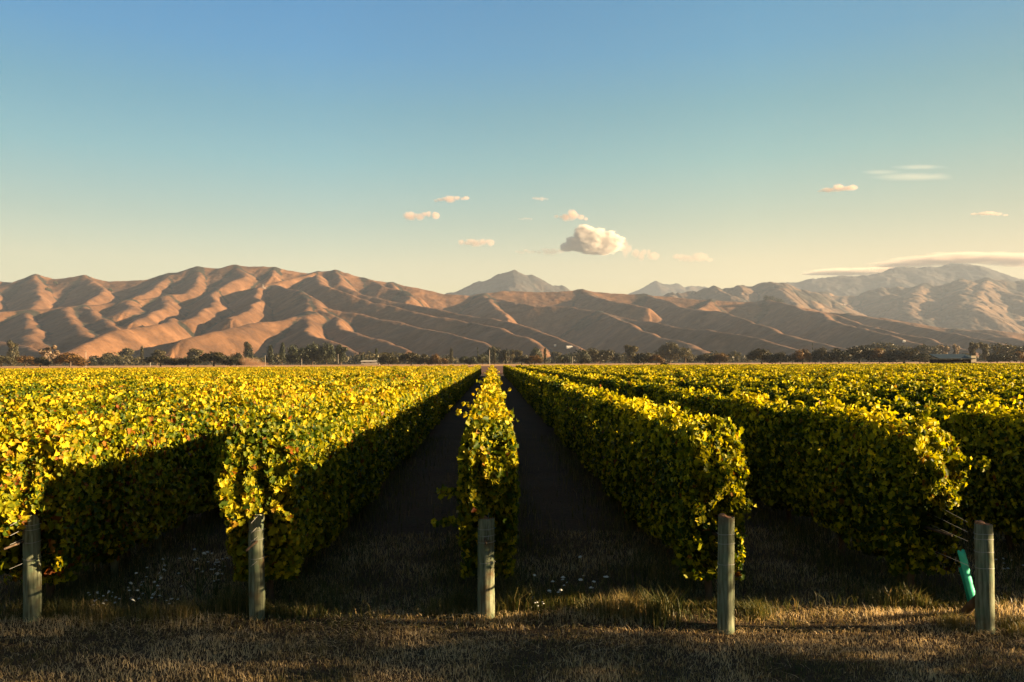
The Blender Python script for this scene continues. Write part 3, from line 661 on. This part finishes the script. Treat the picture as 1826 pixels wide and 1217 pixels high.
# ---------------------------------------------------------------- trees beyond the field
def blob_tree(seed, kind):
    g_ = np.random.default_rng(seed); nl = {'round': 12, 'hedge': 12, 'pine': 10, 'poplar': 7, 'sparse': 8, 'cypress': 5, 'grove': 14, 'vase': 8, 'screen': 22}[kind]
    cs = []; rs = []
    for k in range(nl):
        u = (k+.5)/nl
        if kind == 'round': c = (-.36+.72*u, g_.uniform(-.3, .3), .16+(.5*math.sin(.4+2.4*u))*g_.random()**.4); r = g_.uniform(.19, .27)
        elif kind == 'hedge': c = (-.42+.84*u, g_.uniform(-.15, .15), .22+.28*g_.random()+.2*math.sin(u*3.1)); r = g_.uniform(.18, .27)
        elif kind == 'pine': c = (g_.uniform(-.22, .22)*(1.2-u), g_.uniform(-.2, .2), .22+.7*u); r = .24-.12*u+g_.uniform(-.03, .04)
        elif kind == 'poplar': c = (g_.uniform(-.05, .05), g_.uniform(-.05, .05), .15+.75*u); r = .17-.04*abs(u-.4)
        elif kind == 'cypress': c = (0, 0, .1+.82*u); r = .14*(1.05-u*.75)
        elif kind == 'screen': c = (-.45+.9*(k % 6)/5, g_.uniform(-.15, .15), .14+.24*(k//6)+g_.uniform(-.03, .03)); r = .17
        elif kind == 'sparse': c = (g_.uniform(-.35, .35), g_.uniform(-.3, .3), .4+.5*g_.random()); r = g_.uniform(.09, .18)
        elif kind == 'vase': c = (g_.uniform(-.38, .38)*u, g_.uniform(-.3, .3)*u, .3+.62*u); r = g_.uniform(.12, .2)
        else: c = (-.42+.84*u, g_.uniform(-.2, .2), .22+.55*g_.random()); r = g_.uniform(.17, .26)
        cs.append(c); rs.append(r)
    cs = np.array(cs); rs = np.array(rs); n = {'sparse': 700, 'poplar': 900, 'cypress': 600, 'screen': 15000}.get(kind, 2600)
    i = g_.integers(0, nl, n); d = g_.normal(size=(n, 3)); d /= np.linalg.norm(d, axis=1, keepdims=True)
    P = cs[i]+d*rs[i][:, None]*(g_.random(n)**.35)[:, None]*(1+.25*g_.normal(size=n)*.5)[:, None]*np.array([1, 1, .9]); P[:, 2] = np.maximum(P[:, 2], .03)
    s = g_.uniform(.04, .085, n)*(.30 if kind == 'screen' else 1); t = np.clip(.45+.25*g_.normal(size=n)+.25*g_.normal(size=nl)[i], 0, 1)
    m_ = merge_mesh('crown', [(leaves(P, d+g_.normal(0, .5, d.shape), s, g_, False), t, 0*t)], M['tree'])
    b = MB(); rr = random.Random(seed); b.tube([(0, 0, -.02), (.01, 0, .25), (.0, .01, .62)], [.03, .022, .012], 7, True, .1, rr)
    for k in range(4):
        c = cs[rr.randrange(nl)]; b.tube([(0, 0, .2+.1*k), (c[0]*.5, c[1]*.5, (.2+.1*k+c[2])/2+.03), tuple(c)], [.014, .01, .004], 5)
    return m_, b.mesh('trunk', M['bark'])
TV = {}
for kind, nv in (('round', 4), ('hedge', 3), ('pine', 3), ('poplar', 2), ('sparse', 3), ('cypress', 1), ('grove', 3), ('vase', 3), ('screen', 2)):
    TV[kind] = [blob_tree(hash_ + 40, kind) for hash_ in range(nv)]
_mc = {}
def tree(name, px, pyb, w, h, Yd, kind, mk, label, cat='tree', group=None, v=0, loc=None, dims=None):
    crown, trunk = TV[kind][v % len(TV[kind])]
    key = (crown.name, mk)
    if key not in _mc:
        c = crown.copy(); c.name = 'crown'; c.materials.clear(); c.materials.append(M[mk]); _mc[key] = c
    if loc is None:
        p = at(px, pyb, Yd); x, y = p[0], Yd; W_, H_ = w/F*Yd, h/F*Yd; H_ += max(0, p[2]); z = 0
    else: (x, y, z), (W_, H_) = loc, dims
    if kind in ('poplar', 'vase', 'cypress') and loc is None: H_ *= .84
    r = empty(name, (x, y, z), (px*.37+v) % .9-.4); tag(r, label, cat, group); r.scale = (W_*1.2, W_*1.2, H_*1.14)
    link('crown', _mc[key], r); link('trunk', trunk, r); return r
G = 'trees along the far edge of the field'
TL = [ # px, base, w, h, Y, kind, material, label
 (2,648,36,17,640,'hedge','tree_olive','low olive bush at the far left edge of the treeline'),
 (45,648,40,14,660,'hedge','tree_rust','low russet hedge left of the pale sparse tree'),
 (22,646,26,32,900,'pine','tree_olive','hazy dark tree behind the low bushes at far left'),
 (87,651,36,31,620,'sparse','tree_pale','pale sparse grey-pink tree left of the rust-edged bush'),
 (72,650,24,14,610,'hedge','tree','small dark bush under the pale sparse tree'),
 (125,653,46,25,600,'round','tree_rust','large dark dome bush with a rust sunlit side at the left'),
 (186,648,26,14,900,'round','tree','small dark round tree right of the left-hand white pole'),
 (206,648,20,15,950,'round','tree','dark hazy tree between the left pole and the tall thin poplar'),
 (222,647,34,26,1200,'vase','tree_olive','hazy olive tree left of the tall thin poplar'),
 (253,649,13,34,800,'poplar','tree_olive','tall thin pale poplar left of the two dark bushes'),
 (286,652,45,19,600,'hedge','tree','dark rectangular clipped-looking bush, left of two long dark bushes'),
 (280,650,30,26,900,'vase','tree_olive','hazy olive tree rising behind the dark rectangular bush'),
 (335,652,44,17,600,'hedge','tree','low dark bush touching the largest dark bush on its left'),
 (381,651,50,24,600,'hedge','tree','largest dark bush on the left side with humped top'),
 (345,648,34,26,950,'vase','tree_olive','pale olive tree rising behind the low dark bush'),
 (421,651,26,16,590,'round','tree','small dark bush just left of the dust plume'),
 (424,648,18,24,760,'round','tree','blue-green small tree behind the bush left of the dust'),
 (442,648,26,32,1000,'pine','tree','pointed hazy tree standing behind the dust plume'),
 (483,648,20,28,820,'pine','tree_pine','dark pointed tree just right of the dust plume'),
 (503,648,18,32,820,'pine','tree_pine','dark spiky tree left of the dense pine grove'),
 (518,649,14,24,800,'round','tree_pine','small dark tree at the left shoulder of the pine grove'),
 (536,649,30,36,780,'grove','tree_pine','broad dark pine at the left of the dense grove'),
 (557,649,34,38,790,'round','tree_pine','tallest dark pine in the dense grove'),
 (582,649,28,34,780,'grove','tree_pine','dark pine at the right of the dense grove'),
 (608,649,30,34,760,'vase','tree_pine','dark spreading tree right of the pine grove beside a white pole'),
 (645,647,10,13,640,'pine','tree_pine','tiny dark pointed tree left of the low white building'),
 (671,647,12,28,700,'poplar','tree_pine','dark narrow poplar right of the low white building'),
 (693,648,32,21,620,'round','tree_olive','olive-brown round tree right of the dark narrow poplar'),
 (733,648,34,20,600,'hedge','tree','dark bush left of the short russet trees'),
 (757,648,20,18,610,'round','tree','dark green round bush in the middle of three'),
 (776,648,20,17,600,'round','tree_rust','short russet round tree near the rows vanishing point, left'),
 (805,647,15,28,850,'poplar','tree_olive','hazy broad poplar left of centre'),
 (790,648,16,9,620,'hedge','tree_rust','tiny russet shrub below the hazy broad poplar'),
 (828,647,20,13,640,'round','tree_pine','low dark round tree left of the spired dark tree'),
 (843,647,14,12,640,'round','tree_pine','second low dark tree tucked against the spired dark tree'),
 (852,647,10,32,690,'cypress','tree_pine','spired dark tree left of the central white pole'),
 (861,647,20,20,680,'round','tree_pine','dark rounded base tree right beside the spired dark tree'),
 (882,646,9,26,640,'poplar','tree_olive','yellowish slender poplar right beside the central white pole'),
 (878,646,22,30,900,'round','tree_pine','dark tree behind the yellowish slender poplar'),
 (897,646,20,28,900,'grove','tree','dark hazy tree right of the yellowish slender poplar'),
 (912,646,20,24,900,'vase','tree_olive','olive hazy tree above the left end of the orange hedge'),
 (924,646,18,22,880,'vase','tree_olive','slanting olive tree behind the dark half of the orange hedge'),
 (902,646,10,20,700,'poplar','tree_olive','thin pale trunked tree between the poplar and the orange hedge'),
 (930,646,26,12,600,'hedge','tree','dark green half of the autumn hedge right of the centre'),
 (953,646,24,12,600,'hedge','tree_rust','bright orange half of the autumn hedge right of the centre'),
 (957,645,20,27,850,'round','tree_pine','dark tree rising behind the orange hedge'),
 (972,645,13,27,700,'poplar','tree_olive','olive pointed poplar at the right end of the orange hedge'),
 (990,645,24,18,1100,'vase','tree_olive','faint olive tree left of the dark dome tree'),
 (1007,645,24,16,650,'round','tree_pine','dark dome tree between the orange hedge and a white pole'),
 (1043,645,16,22,760,'round','tree_pine','dark upright tree just right of the right-centre white pole'),
 (1043,645,16,7,600,'hedge','tree','tiny dark shrub at the foot of the right-centre white pole'),
 (1070,645,34,26,800,'grove','tree_olive','broad hazy olive tree right of the right-centre white pole'),
 (1098,645,22,20,850,'round','tree','hazy grey-green tree right of the broad olive tree'),
 (1125,644,30,29,800,'vase','tree_olive','tall spreading hazy tree left of the low dark clump'),
 (1148,645,30,17,610,'round','tree','low dark clump right of the tall spreading hazy tree'),
 (1170,645,22,13,600,'hedge','tree_rust','small brownish bush at the right of the low dark clump'),
 (1195,644,34,31,900,'grove','tree_olive','large grey hazy tree right of the small brownish bush'),
 (1222,644,34,27,900,'round','tree_olive','grey hazy round tree at the right of its larger twin'),
 (1258,644,26,13,620,'hedge','tree','low dark bush in the gap between hazy trees and the dark dome row'),
 (1283,644,26,14,620,'hedge','tree_rust','low brownish bush left of the dark dome row'),
 (1312,644,24,18,1000,'vase','tree_olive','faint small tree left of the dark dome row'),
 (1358,644,44,24,600,'round','tree','first large dark dome tree of the row on the right'),
 (1392,644,26,17,600,'round','tree','smaller dark tree right of the first large dome'),
 (1413,644,20,14,600,'hedge','tree','low dark shrub before the bright rust-coloured tree'),
 (1431,643,26,26,600,'round','tree_rust','bright rust-coloured round tree beside the cypress'),
 (1449,643,7,37,640,'cypress','tree_pine','tall narrow cypress standing above the dome trees'),
 (1464,643,28,24,600,'round','tree','dark dome tree right of the tall narrow cypress'),
 (1496,643,36,24,600,'round','tree','dark dome tree third from the cypress with a warm edge'),
 (1532,643,44,33,610,'round','tree','tallest broad dome tree of the row on the right'),
 (1568,643,24,24,600,'round','tree_rust','russet round tree right of the tallest broad dome tree'),
 (1612,643,62,23,600,'round','tree','widest low dome tree left of the blue-roofed shed'),
 (1570,640,60,27,1100,'grove','tree_olive','long hazy grove behind the tallest dome tree'),
 (1630,640,60,26,1100,'grove','tree_olive','long hazy grove behind the widest dome tree'),
 (1655,641,30,27,1050,'grove','tree_olive','hazy grove end rising left of the shed roof'),
 (1683,641,24,26,1050,'vase','tree_pale','pale sparse tree rising behind the shed roof'),
 (1704,641,16,28,1050,'vase','tree_pale','pale vase-shaped tree behind the right half of the shed'),
 (1734,642,24,34,800,'vase','tree_olive','tall grey-green tree just right of the shed'),
 (1757,642,20,32,800,'vase','tree_olive','upright brownish tree, second to the right of the shed'),
 (1800,640,56,30,850,'grove','tree_olive','broad flat-topped grey grove at the right edge'),
 (1778,642,28,14,600,'round','tree','low dark dome bush below the right-edge grove'),
 (1801,642,22,13,600,'round','tree','dark bush in the middle below the right-edge grove'),
 (1820,642,20,17,600,'round','tree_rust','russet-topped bush at the extreme right of the treeline'),
 (1640,643,26,9,600,'hedge','tree','flat dark shrub between the widest dome and the shed'),
 (1185,654,16,7,260,'hedge','tree','small dark shrub alone at the edge of the rows right of centre'),
]
for k, (px, b, w, h, Yd, kd, mk, lab) in enumerate(TL): tree('shrub' if h < 16 else ('poplar_tree' if kd == 'poplar' else 'cypress_tree' if kd == 'cypress' else 'tree'), px, b, w, h, Yd, kd, mk, lab, 'shrub' if h < 16 else 'tree', G, k)
# continuous far scrub under the hills, too mixed to count
g_ = np.random.default_rng(77); nC = 1200; cx = g_.uniform(-1000, 1200, nC); cy = g_.uniform(950, 1600, nC); ch = g_.uniform(4, 13, nC)*(1+.8*pnoise(cx/90, cy/200)); ch = np.maximum(ch, 2)
nL = 60; ii = np.repeat(np.arange(nC), nL); d = g_.normal(size=(nC*nL, 3)); d /= np.linalg.norm(d, axis=1, keepdims=True)
P = np.stack([cx[ii], cy[ii], ch[ii]*.5], 1)+d*np.stack([ch[ii]*g_.uniform(.5, 1.1, nC)[ii], ch[ii]*.6, ch[ii]*.5], 1)*(g_.random(nC*nL)**.4)[:, None]
t = np.clip(.5+.3*g_.normal(size=nC)[ii]+.15*g_.normal(size=nC*nL), 0, 1)
tag(link('distant_scrub', merge_mesh('distant_scrub', [(leaves(P, d, ch[ii]*.28, g_, False), t, 0*t)], M['tree_olive'])), 'hazy belt of distant scrub and woodland at the foot of the hills', 'woodland', None, 'stuff')
# trees out of frame to the right that shade the headland
for k, (x, y, h) in enumerate(((15.5, 5.35, 4.3), (15.5, 2.9, 3.85), (15.5, .2, 4.4), (15.5, -2.6, 5.1))):
    tree('shelter_shrub', k, 0, 0, 0, 0, 'screen', 'tree', ['tall shelter shrub nearest the vines', 'second tall shelter shrub from the vines', 'third tall shelter shrub from the vines', 'tall shelter shrub farthest from the vines'][k]+', beyond the right edge', 'shrub', 'shelter shrubs out of view on the right', k, (x, y, 0), (4.2, h))
# ---------------------------------------------------------------- poles, buildings
M['white'] = surf('white_paint', lambda t: (.5, .48, .45), .6); M['pole'] = surf('pale_pole', noise_col([(.3, (.3, .28, .24)), (.7, (.45, .42, .37))], 1), .7)
for (px, b, h, Yd, lab) in ((153, 652, 25, 610, 'pale power pole right of the rust-edged bush at far left'), (268, 651, 14, 640, 'short pale pole beside the dark rectangular bush'),
        (473, 648, 14, 640, 'white pole right of the dust plume'), (603, 648, 16, 620, 'white pole in front of the spreading tree by the grove'),
        (538, 649, 9, 640, 'short thin pole in front of the dense grove'),
        (873, 647, 23, 560, 'white pole at the end of the middle row'), (1021, 646, 10, 620, 'white pole right of the dark dome tree'), (1705, 642, 20, 620, 'pale pole behind the blue-roofed shed')):
    p = at(px, b, Yd); r = empty('power_pole', (p[0], Yd, 0)); tag(r, lab, 'pole', 'pale poles along the far road'); H_ = h/F*Yd+max(p[2], 0)
    m_ = MB(); m_.tube([(0, 0, -.2), (0, 0, H_)], [.17, .12], 10); m_.build('shaft', M['pole'], r)
    c_ = MB(); c_.box((0, 0, H_-.5), (1.5, .12, .14)); c_.build('crossarm', M['bark'], r)
M['blue_roof'] = surf('blue_iron_roof', noise_col([(.4, (.008, .02, .03)), (.6, (.016, .035, .05))], .8, stretch=(4, .1, .1)), .6, spec=.25)
M['dark_wall'] = surf('dark_shed_wall', noise_col([(.4, (.02, .022, .02)), (.6, (.06, .05, .04))], .6), .9)
M['cream'] = surf('cream_wall', lambda t: (.7, .62, .45), .8); M['glass'] = surf('dark_window', lambda t: (.03, .04, .05), .2, spec=.6)
def gable(b, x0, x1, y0, y1, z0, z1, over=.4, th=.15):
    ym = (y0+y1)/2
    for (ya, yb) in ((y0-over, ym), (y1+over, ym)):
        i = len(b.v); zz = z0-(z1-z0)*over/(ym-y0)
        for dz in (0, th):
            b.v += [(x0-over, ya, zz+dz), (x1+over, ya, zz+dz), (x1+over, yb, z1+dz), (x0-over, yb, z1+dz)]
        for q in ((3,2,1,0),(4,5,6,7),(0,1,5,4),(1,2,6,5),(2,3,7,6),(3,0,4,7)): b.f.append([i+k for k in q])
def house(name, px, pyb, Yd, Lx, Ly, hw, hr, wall, roof, label, rz=0, doors=True):
    p = hit(px, pyb) if Yd > 1500 else at(px, pyb, Yd); Yd = p[1]; r = empty(name, (p[0], Yd, max(p[2], 0)), rz); tag(r, label, 'building')
    b = MB(); b.box((0, 0, hw/2-.5), (Lx, Ly, hw+1)); i = len(b.v)
    for x in (-Lx/2, Lx/2):
        b.v += [(x, -Ly/2, hw), (x, Ly/2, hw), (x, 0, hw+hr-.02)]
    b.f += [[i, i+1, i+2], [i+3, i+5, i+4]]; b.build('wall', wall, r)
    g = MB(); gable(g, -Lx/2, Lx/2, -Ly/2, Ly/2, hw, hw+hr, .5); g.build('roof', roof, r)
    if doors:
        for k in range(int(Lx//5)):
            w_ = MB(); w_.box((-Lx/2+2.5+k*5, -Ly/2-.03, hw*.55), (1.6, .08, hw*.4)); w_.build('window', M['glass'], r)
    return r
# blue-roofed open shed on the right
p = at(1698, 651, 205); sh = empty('farm_shed', (p[0], 205, 0)); tag(sh, 'long low farm shed with blue iron roof and cream gable at the right field edge', 'shed')
sh.location.z = max(0., 0)
zb = 2.9; b = MB(); b.box((-.6, 0, .9), (8.2, 4.6, 1.8)); b.build('wall', M['dark_wall'], sh)
b = MB()
i = 0; b.v = [(-5, -2.7, 1.85), (4.6, -2.7, 1.85), (5.0, 2.7, 2.6), (-4.6, 2.7, 2.6), (-5, -2.7, 1.97), (4.6, -2.7, 1.97), (5.0, 2.7, 2.72), (-4.6, 2.7, 2.72)]
b.f = [[3,2,1,0],[4,5,6,7],[0,1,5,4],[1,2,6,5],[2,3,7,6],[3,0,4,7]]; b.build('roof', M['blue_roof'], sh)
b = MB(); b.box((4.2, -1.0, 1.2), (1.3, 3.0, 2.4)); b.build('annex', M['cream'], sh)
b = MB(); b.box((0, -2.33, .8), (2.4, .06, 1.4)); b.build('doorway', M['glass'], sh)
sh.scale = (1., 1, 1.55)
tree('shrub', 1722, 651, 12, 8, 200, 'hedge', 'tree_olive', 'small olive bush against the cream end of the shed', 'shrub', G, 1)
tree('shrub', 1736, 651, 13, 5, 200, 'hedge', 'tree_rust', 'low reddish bush just right of the shed', 'shrub', G, 2)
house('farm_building', 661, 648, 640, 14, 7, 1.2, 1.0, M['white'], M['pole'], 'low pale farm building left of the dark narrow poplar')
house('hill_house', 1015, 621, 1900, 15, 9, 3, 2.4, M['white'], M['white'], 'white-roofed house on the sunlit foot of the central spur', .2)
house('hill_house', 990, 619, 1950, 5, 5, 2.4, 2, M['white'], M['white'], 'small white cottage left of the white-roofed hill house', -.1)
house('hill_house', 1612, 611, 2000, 6, 6, 3, 2, M['white'], M['white'], 'tiny white house on the right-hand spur above the hazy grove', .1)
# small dark trees on hills
for (px, py, s, Yd, lab) in ((84, 517, 7, 3700, 'lone dark tree on the sunlit face below the left peak'), (98, 505, 6, 3950, 'lone dark tree just under the left peak on the right'),
        (196, 518, 7, 3800, 'lone dark tree on the sunlit face below the second peak')):
    p = hit(px, py+s*.5, 2500); Yd = p[1]; tree('tree', px, 0, 0, 0, 0, 'round', 'tree_pine', lab, 'tree', 'lone trees on the hills', 1, tuple(p), (s/F*Yd, s*1.2/F*Yd))
for k, (px, w, h, lab) in enumerate(((1371, 13, 13, 'tallest clump of dark pines on the right-hand hilltop'), (1380, 14, 8, 'middle clump of dark pines on the right-hand hilltop'), (1389, 13, 5, 'lowest clump of dark pines on the right-hand hilltop'))):
    p = at(px, 540, 3960); tree('pine_clump', px, 0, 0, 0, 0, 'grove', 'tree_pine', lab, 'tree', 'dark pines on the right-hand hilltop', k, (p[0], 3960, p[2]-8), (w/F*3960, h/F*3960+12))
# mast on the hill
p = hit(469, 514, 2500); r = empty('radio_mast', tuple(p)); tag(r, 'tiny white radio mast on the sunlit hill shoulder', 'mast')
b = MB(); b.tube([(0, 0, -6), (0, 0, 16)], [1.2, .8], 6); b.build('pole', M['white'], r); b = MB(); b.box((5, 0, -2), (7, 6, 6)); b.build('hut', M['white'], r)
# ---------------------------------------------------------------- end-of-row marks in the middle distance
for (px, py, w, Yd, lab) in ((860, 688, 11, 85, 'white irrigation board lying across the aisle left of the middle row'),):
    g = at(px, py, 8); k = CAMH/(CAMH-g[2]); x, y = g[0]*k, 8*k
    b = MB(); b.box((0, 0, .12), (w/F*y, .12, .1)); b.box((-.3*w/F*y, 0, .04), (.08, .08, .1)); b.box((.3*w/F*y, 0, .04), (.08, .08, .1))
    tag(b.build('irrigation_board', M['white'], None, False, (x, y, 0)), lab, 'board')
# ---------------------------------------------------------------- dust plume
def vol_mat(name, color, dens, lobes, scale, sharp, aniso=.3, amt=.9, detail=5.):
    m, t = mat(name); o = N(t, 'ShaderNodeOutputMaterial'); pv = N(t, 'ShaderNodeVolumePrincipled'); pv.inputs['Color'].default_value = (*color, 1); pv.inputs['Anisotropy'].default_value = aniso
    tc = N(t, 'ShaderNodeTexCoord'); nz = N(t, 'ShaderNodeTexNoise', i_Scale=scale, i_Detail=detail, i_Roughness=.58); t.links.new(tc.outputs['Object'], nz.inputs['Vector'])
    cur = None
    for (cx, cy, cz, r, sx_, sz_) in lobes:
        mp = N(t, 'ShaderNodeVectorMath', operation='SUBTRACT'); mp.inputs[1].default_value = (cx, cy, cz); t.links.new(tc.outputs['Object'], mp.inputs[0])
        sc = N(t, 'ShaderNodeVectorMath', operation='MULTIPLY'); sc.inputs[1].default_value = (1/(r*sx_), 1/r, 1/(r*sz_)); t.links.new(mp.outputs[0], sc.inputs[0])
        ln = N(t, 'ShaderNodeVectorMath', operation='LENGTH'); t.links.new(sc.outputs[0], ln.inputs[0])
        iv = N(t, 'ShaderNodeMath', operation='SUBTRACT', n_0=1.0); t.links.new(ln.outputs['Value'], iv.inputs[1])
        if cur is None: cur = iv.outputs[0]
        else:
            mx = N(t, 'ShaderNodeMath', operation='MAXIMUM'); t.links.new(cur, mx.inputs[0]); t.links.new(iv.outputs[0], mx.inputs[1]); cur = mx.outputs[0]
    a = N(t, 'ShaderNodeMath', operation='MULTIPLY_ADD', n_1=amt, n_2=-amt*.5); t.links.new(nz.outputs[0], a.inputs[0])
    s = N(t, 'ShaderNodeMath', operation='ADD'); t.links.new(a.outputs[0], s.inputs[0]); t.links.new(cur, s.inputs[1])
    mr = N(t, 'ShaderNodeMapRange'); mr.inputs['From Min'].default_value = 0.0; mr.inputs['From Max'].default_value = sharp; mr.inputs['To Max'].default_value = dens; t.links.new(s.outputs[0], mr.inputs[0])
    t.links.new(mr.outputs[0], pv.inputs['Density']); t.links.new(pv.outputs[0], o.inputs['Volume']); return m
def vol_box(name, px, py, Yd, wpx, hpx, lobes, dens, color, label, cat, group=None, scale=2.2, sharp=.35, depth=None, kind=None, aniso=.3, amt=.9):
    p = at(px, py, Yd); w, h = wpx/F*Yd, hpx/F*Yd; dpt = depth or w*.6
    b = MB(); b.box((0, 0, 0), (2, 2, 2)); me = b.mesh(name, vol_mat(name+'_vapour', color, dens, lobes, scale, sharp, aniso, amt))
    o = link(name, me, None, tuple(p)); o.scale = (w/2, dpt/2, h/2); return tag(o, label, cat, group, kind)
vol_box('dust_plume', 452, 640, 560, 74, 26, [(-.1, 0, -.5, .55, 1.1, 1.3), (.25, 0, -.75, .5, 1.2, .8), (-.35, 0, -.2, .4, 1, 1.3)], .14, (.80, .50, .30), 'brown dust plume drifting above the field edge at left', 'dust', None, 1.6, .6, 14, 'stuff')
# ---------------------------------------------------------------- haze
b = MB(); b.box((800, 6000, 650), (24000, 12600, 1310)); m, t = mat('haze_air'); o = N(t, 'ShaderNodeOutputMaterial'); pv = N(t, 'ShaderNodeVolumePrincipled')
pv.inputs['Color'].default_value = (.37, .46, .60, 1); pv.inputs['Density'].default_value = 6.0e-5; pv.inputs['Anisotropy'].default_value = .1; t.links.new(pv.outputs[0], o.inputs['Volume'])
tag(b.build('haze', m), 'thin evening haze over the plain and hills', 'haze', None, 'stuff')
# ---------------------------------------------------------------- clouds (beyond the haze)
CY = 15500; PK = (.98, .90, .86)
vol_box('cumulus_cloud', 1058, 430, CY, 150, 74, [(0, 0, 0, .5, 1., 1.25), (.32, 0, -.08, .42, 1, 1.4), (-.18, 0, .3, .34, .9, 1.4), (-.38, 0, -.12, .3, 1, 1.3), (.1, 0, -.3, .4, 1.5, 1.0), (-.62, 0, -.3, .2, 1, 1.3)], .03, (.99, .93, .88),
        'largest white cumulus cloud with grey left side above the central mountain', 'cloud', None, 4.2, .16, None, None, .1, 1.0)
CL = [(751, 382, 56, 26, .010, 'round pink cloud, leftmost of the small clouds'), (804, 354, 66, 18, .007, 'thin slanting pink cloud highest on the left'),
      (1020, 385, 60, 28, .010, 'pink puff cloud directly above the largest cloud'), (963, 353, 30, 12, .004, 'faint tiny pink cloud left of and above the pink puff'),
      (850, 429, 62, 24, .006, 'small pink streak cloud curving down left of the largest cloud'), (976, 446, 56, 18, .004, 'low grey wisp touching the left of the largest cloud'),
      (936, 448, 34, 14, .003, 'faint grey wisp farthest left of the largest cloud at its base level'), (1150, 450, 52, 34, .0045, 'soft pink cloud right of the largest cloud'),
      (1236, 457, 70, 28, .003, 'faint broken pink cloud, second to the right of the largest cloud'), (1105, 432, 40, 44, .004, 'thin pinkish veil cloud touching the right of the largest cloud'),
      (1493, 336, 66, 18, .008, 'pink lens cloud high on the right'), (1764, 381, 64, 14, .006, 'thin pink cloud at the right edge'),
      (936, 390, 24, 8, .003, 'tiny faint streak cloud above the grey wisps')]
for k, (px, py, w, h, dn, lab) in enumerate(CL):
    rg = random.Random(k+5); tl = rg.uniform(-.25, .25); lb = []
    for q in range(7):
        u = -.72+1.44*(q+rg.uniform(-.3, .3))/6; lb.append((u, 0, tl*u-.15+rg.uniform(-.12, .22)*(1-abs(u)), rg.uniform(.17, .34)*(1-.45*abs(u)), rg.uniform(.9, 1.6), rg.uniform(.9, 1.5)))
    vol_box('small_cloud', px, py, CY+60*k, w*1.2, h*2.0, lb, dn*1.5, (.99, .72, .60), lab, 'cloud', 'small pink evening clouds', 4.5+rg.random(), .55, None, None, .1, .9)
vol_box('cap_cloud', 1700, 466, 13800, 330, 44, [(-.1, 0, .05, .5, 1.3, .8), (.35, 0, .25, .5, 1.5, .9), (-.5, 0, -.25, .35, 1.3, .7), (.8, 0, .1, .5, 1.2, 1.1), (.1, 0, .5, .3, 1.4, .8), (-.75, 0, -.5, .2, 1.3, .8)], .010, (.84, .70, .62), 'long flat cloud bank capping the range at the right', 'cloud', None, 4.5, .8, 1800, None, .1, 1.3)
vol_box('cap_cloud', 1515, 484, 13600, 200, 26, [(0, 0, -.1, .55, 1.4, .9), (-.5, 0, -.35, .3, 1.5, .7), (.5, 0, .2, .4, 1.2, .9)], .014, (.93, .82, .72), 'smaller bright cloud lying left of the capping cloud bank', 'cloud', None, 4.5, .5, 1200, None, .1, 1.1)
vol_box('cirrus_wisp', 1610, 310, 20000, 200, 60, [(-.4, 0, .1, .35, 1.2, .45), (.2, 0, -.2, .5, 1.6, .5), (.3, 0, .4, .4, 1.4, .4)], .0006, (1, .97, .93), 'faint white cirrus wisp high on the right', 'cloud', None, 2.0, .6, 800)
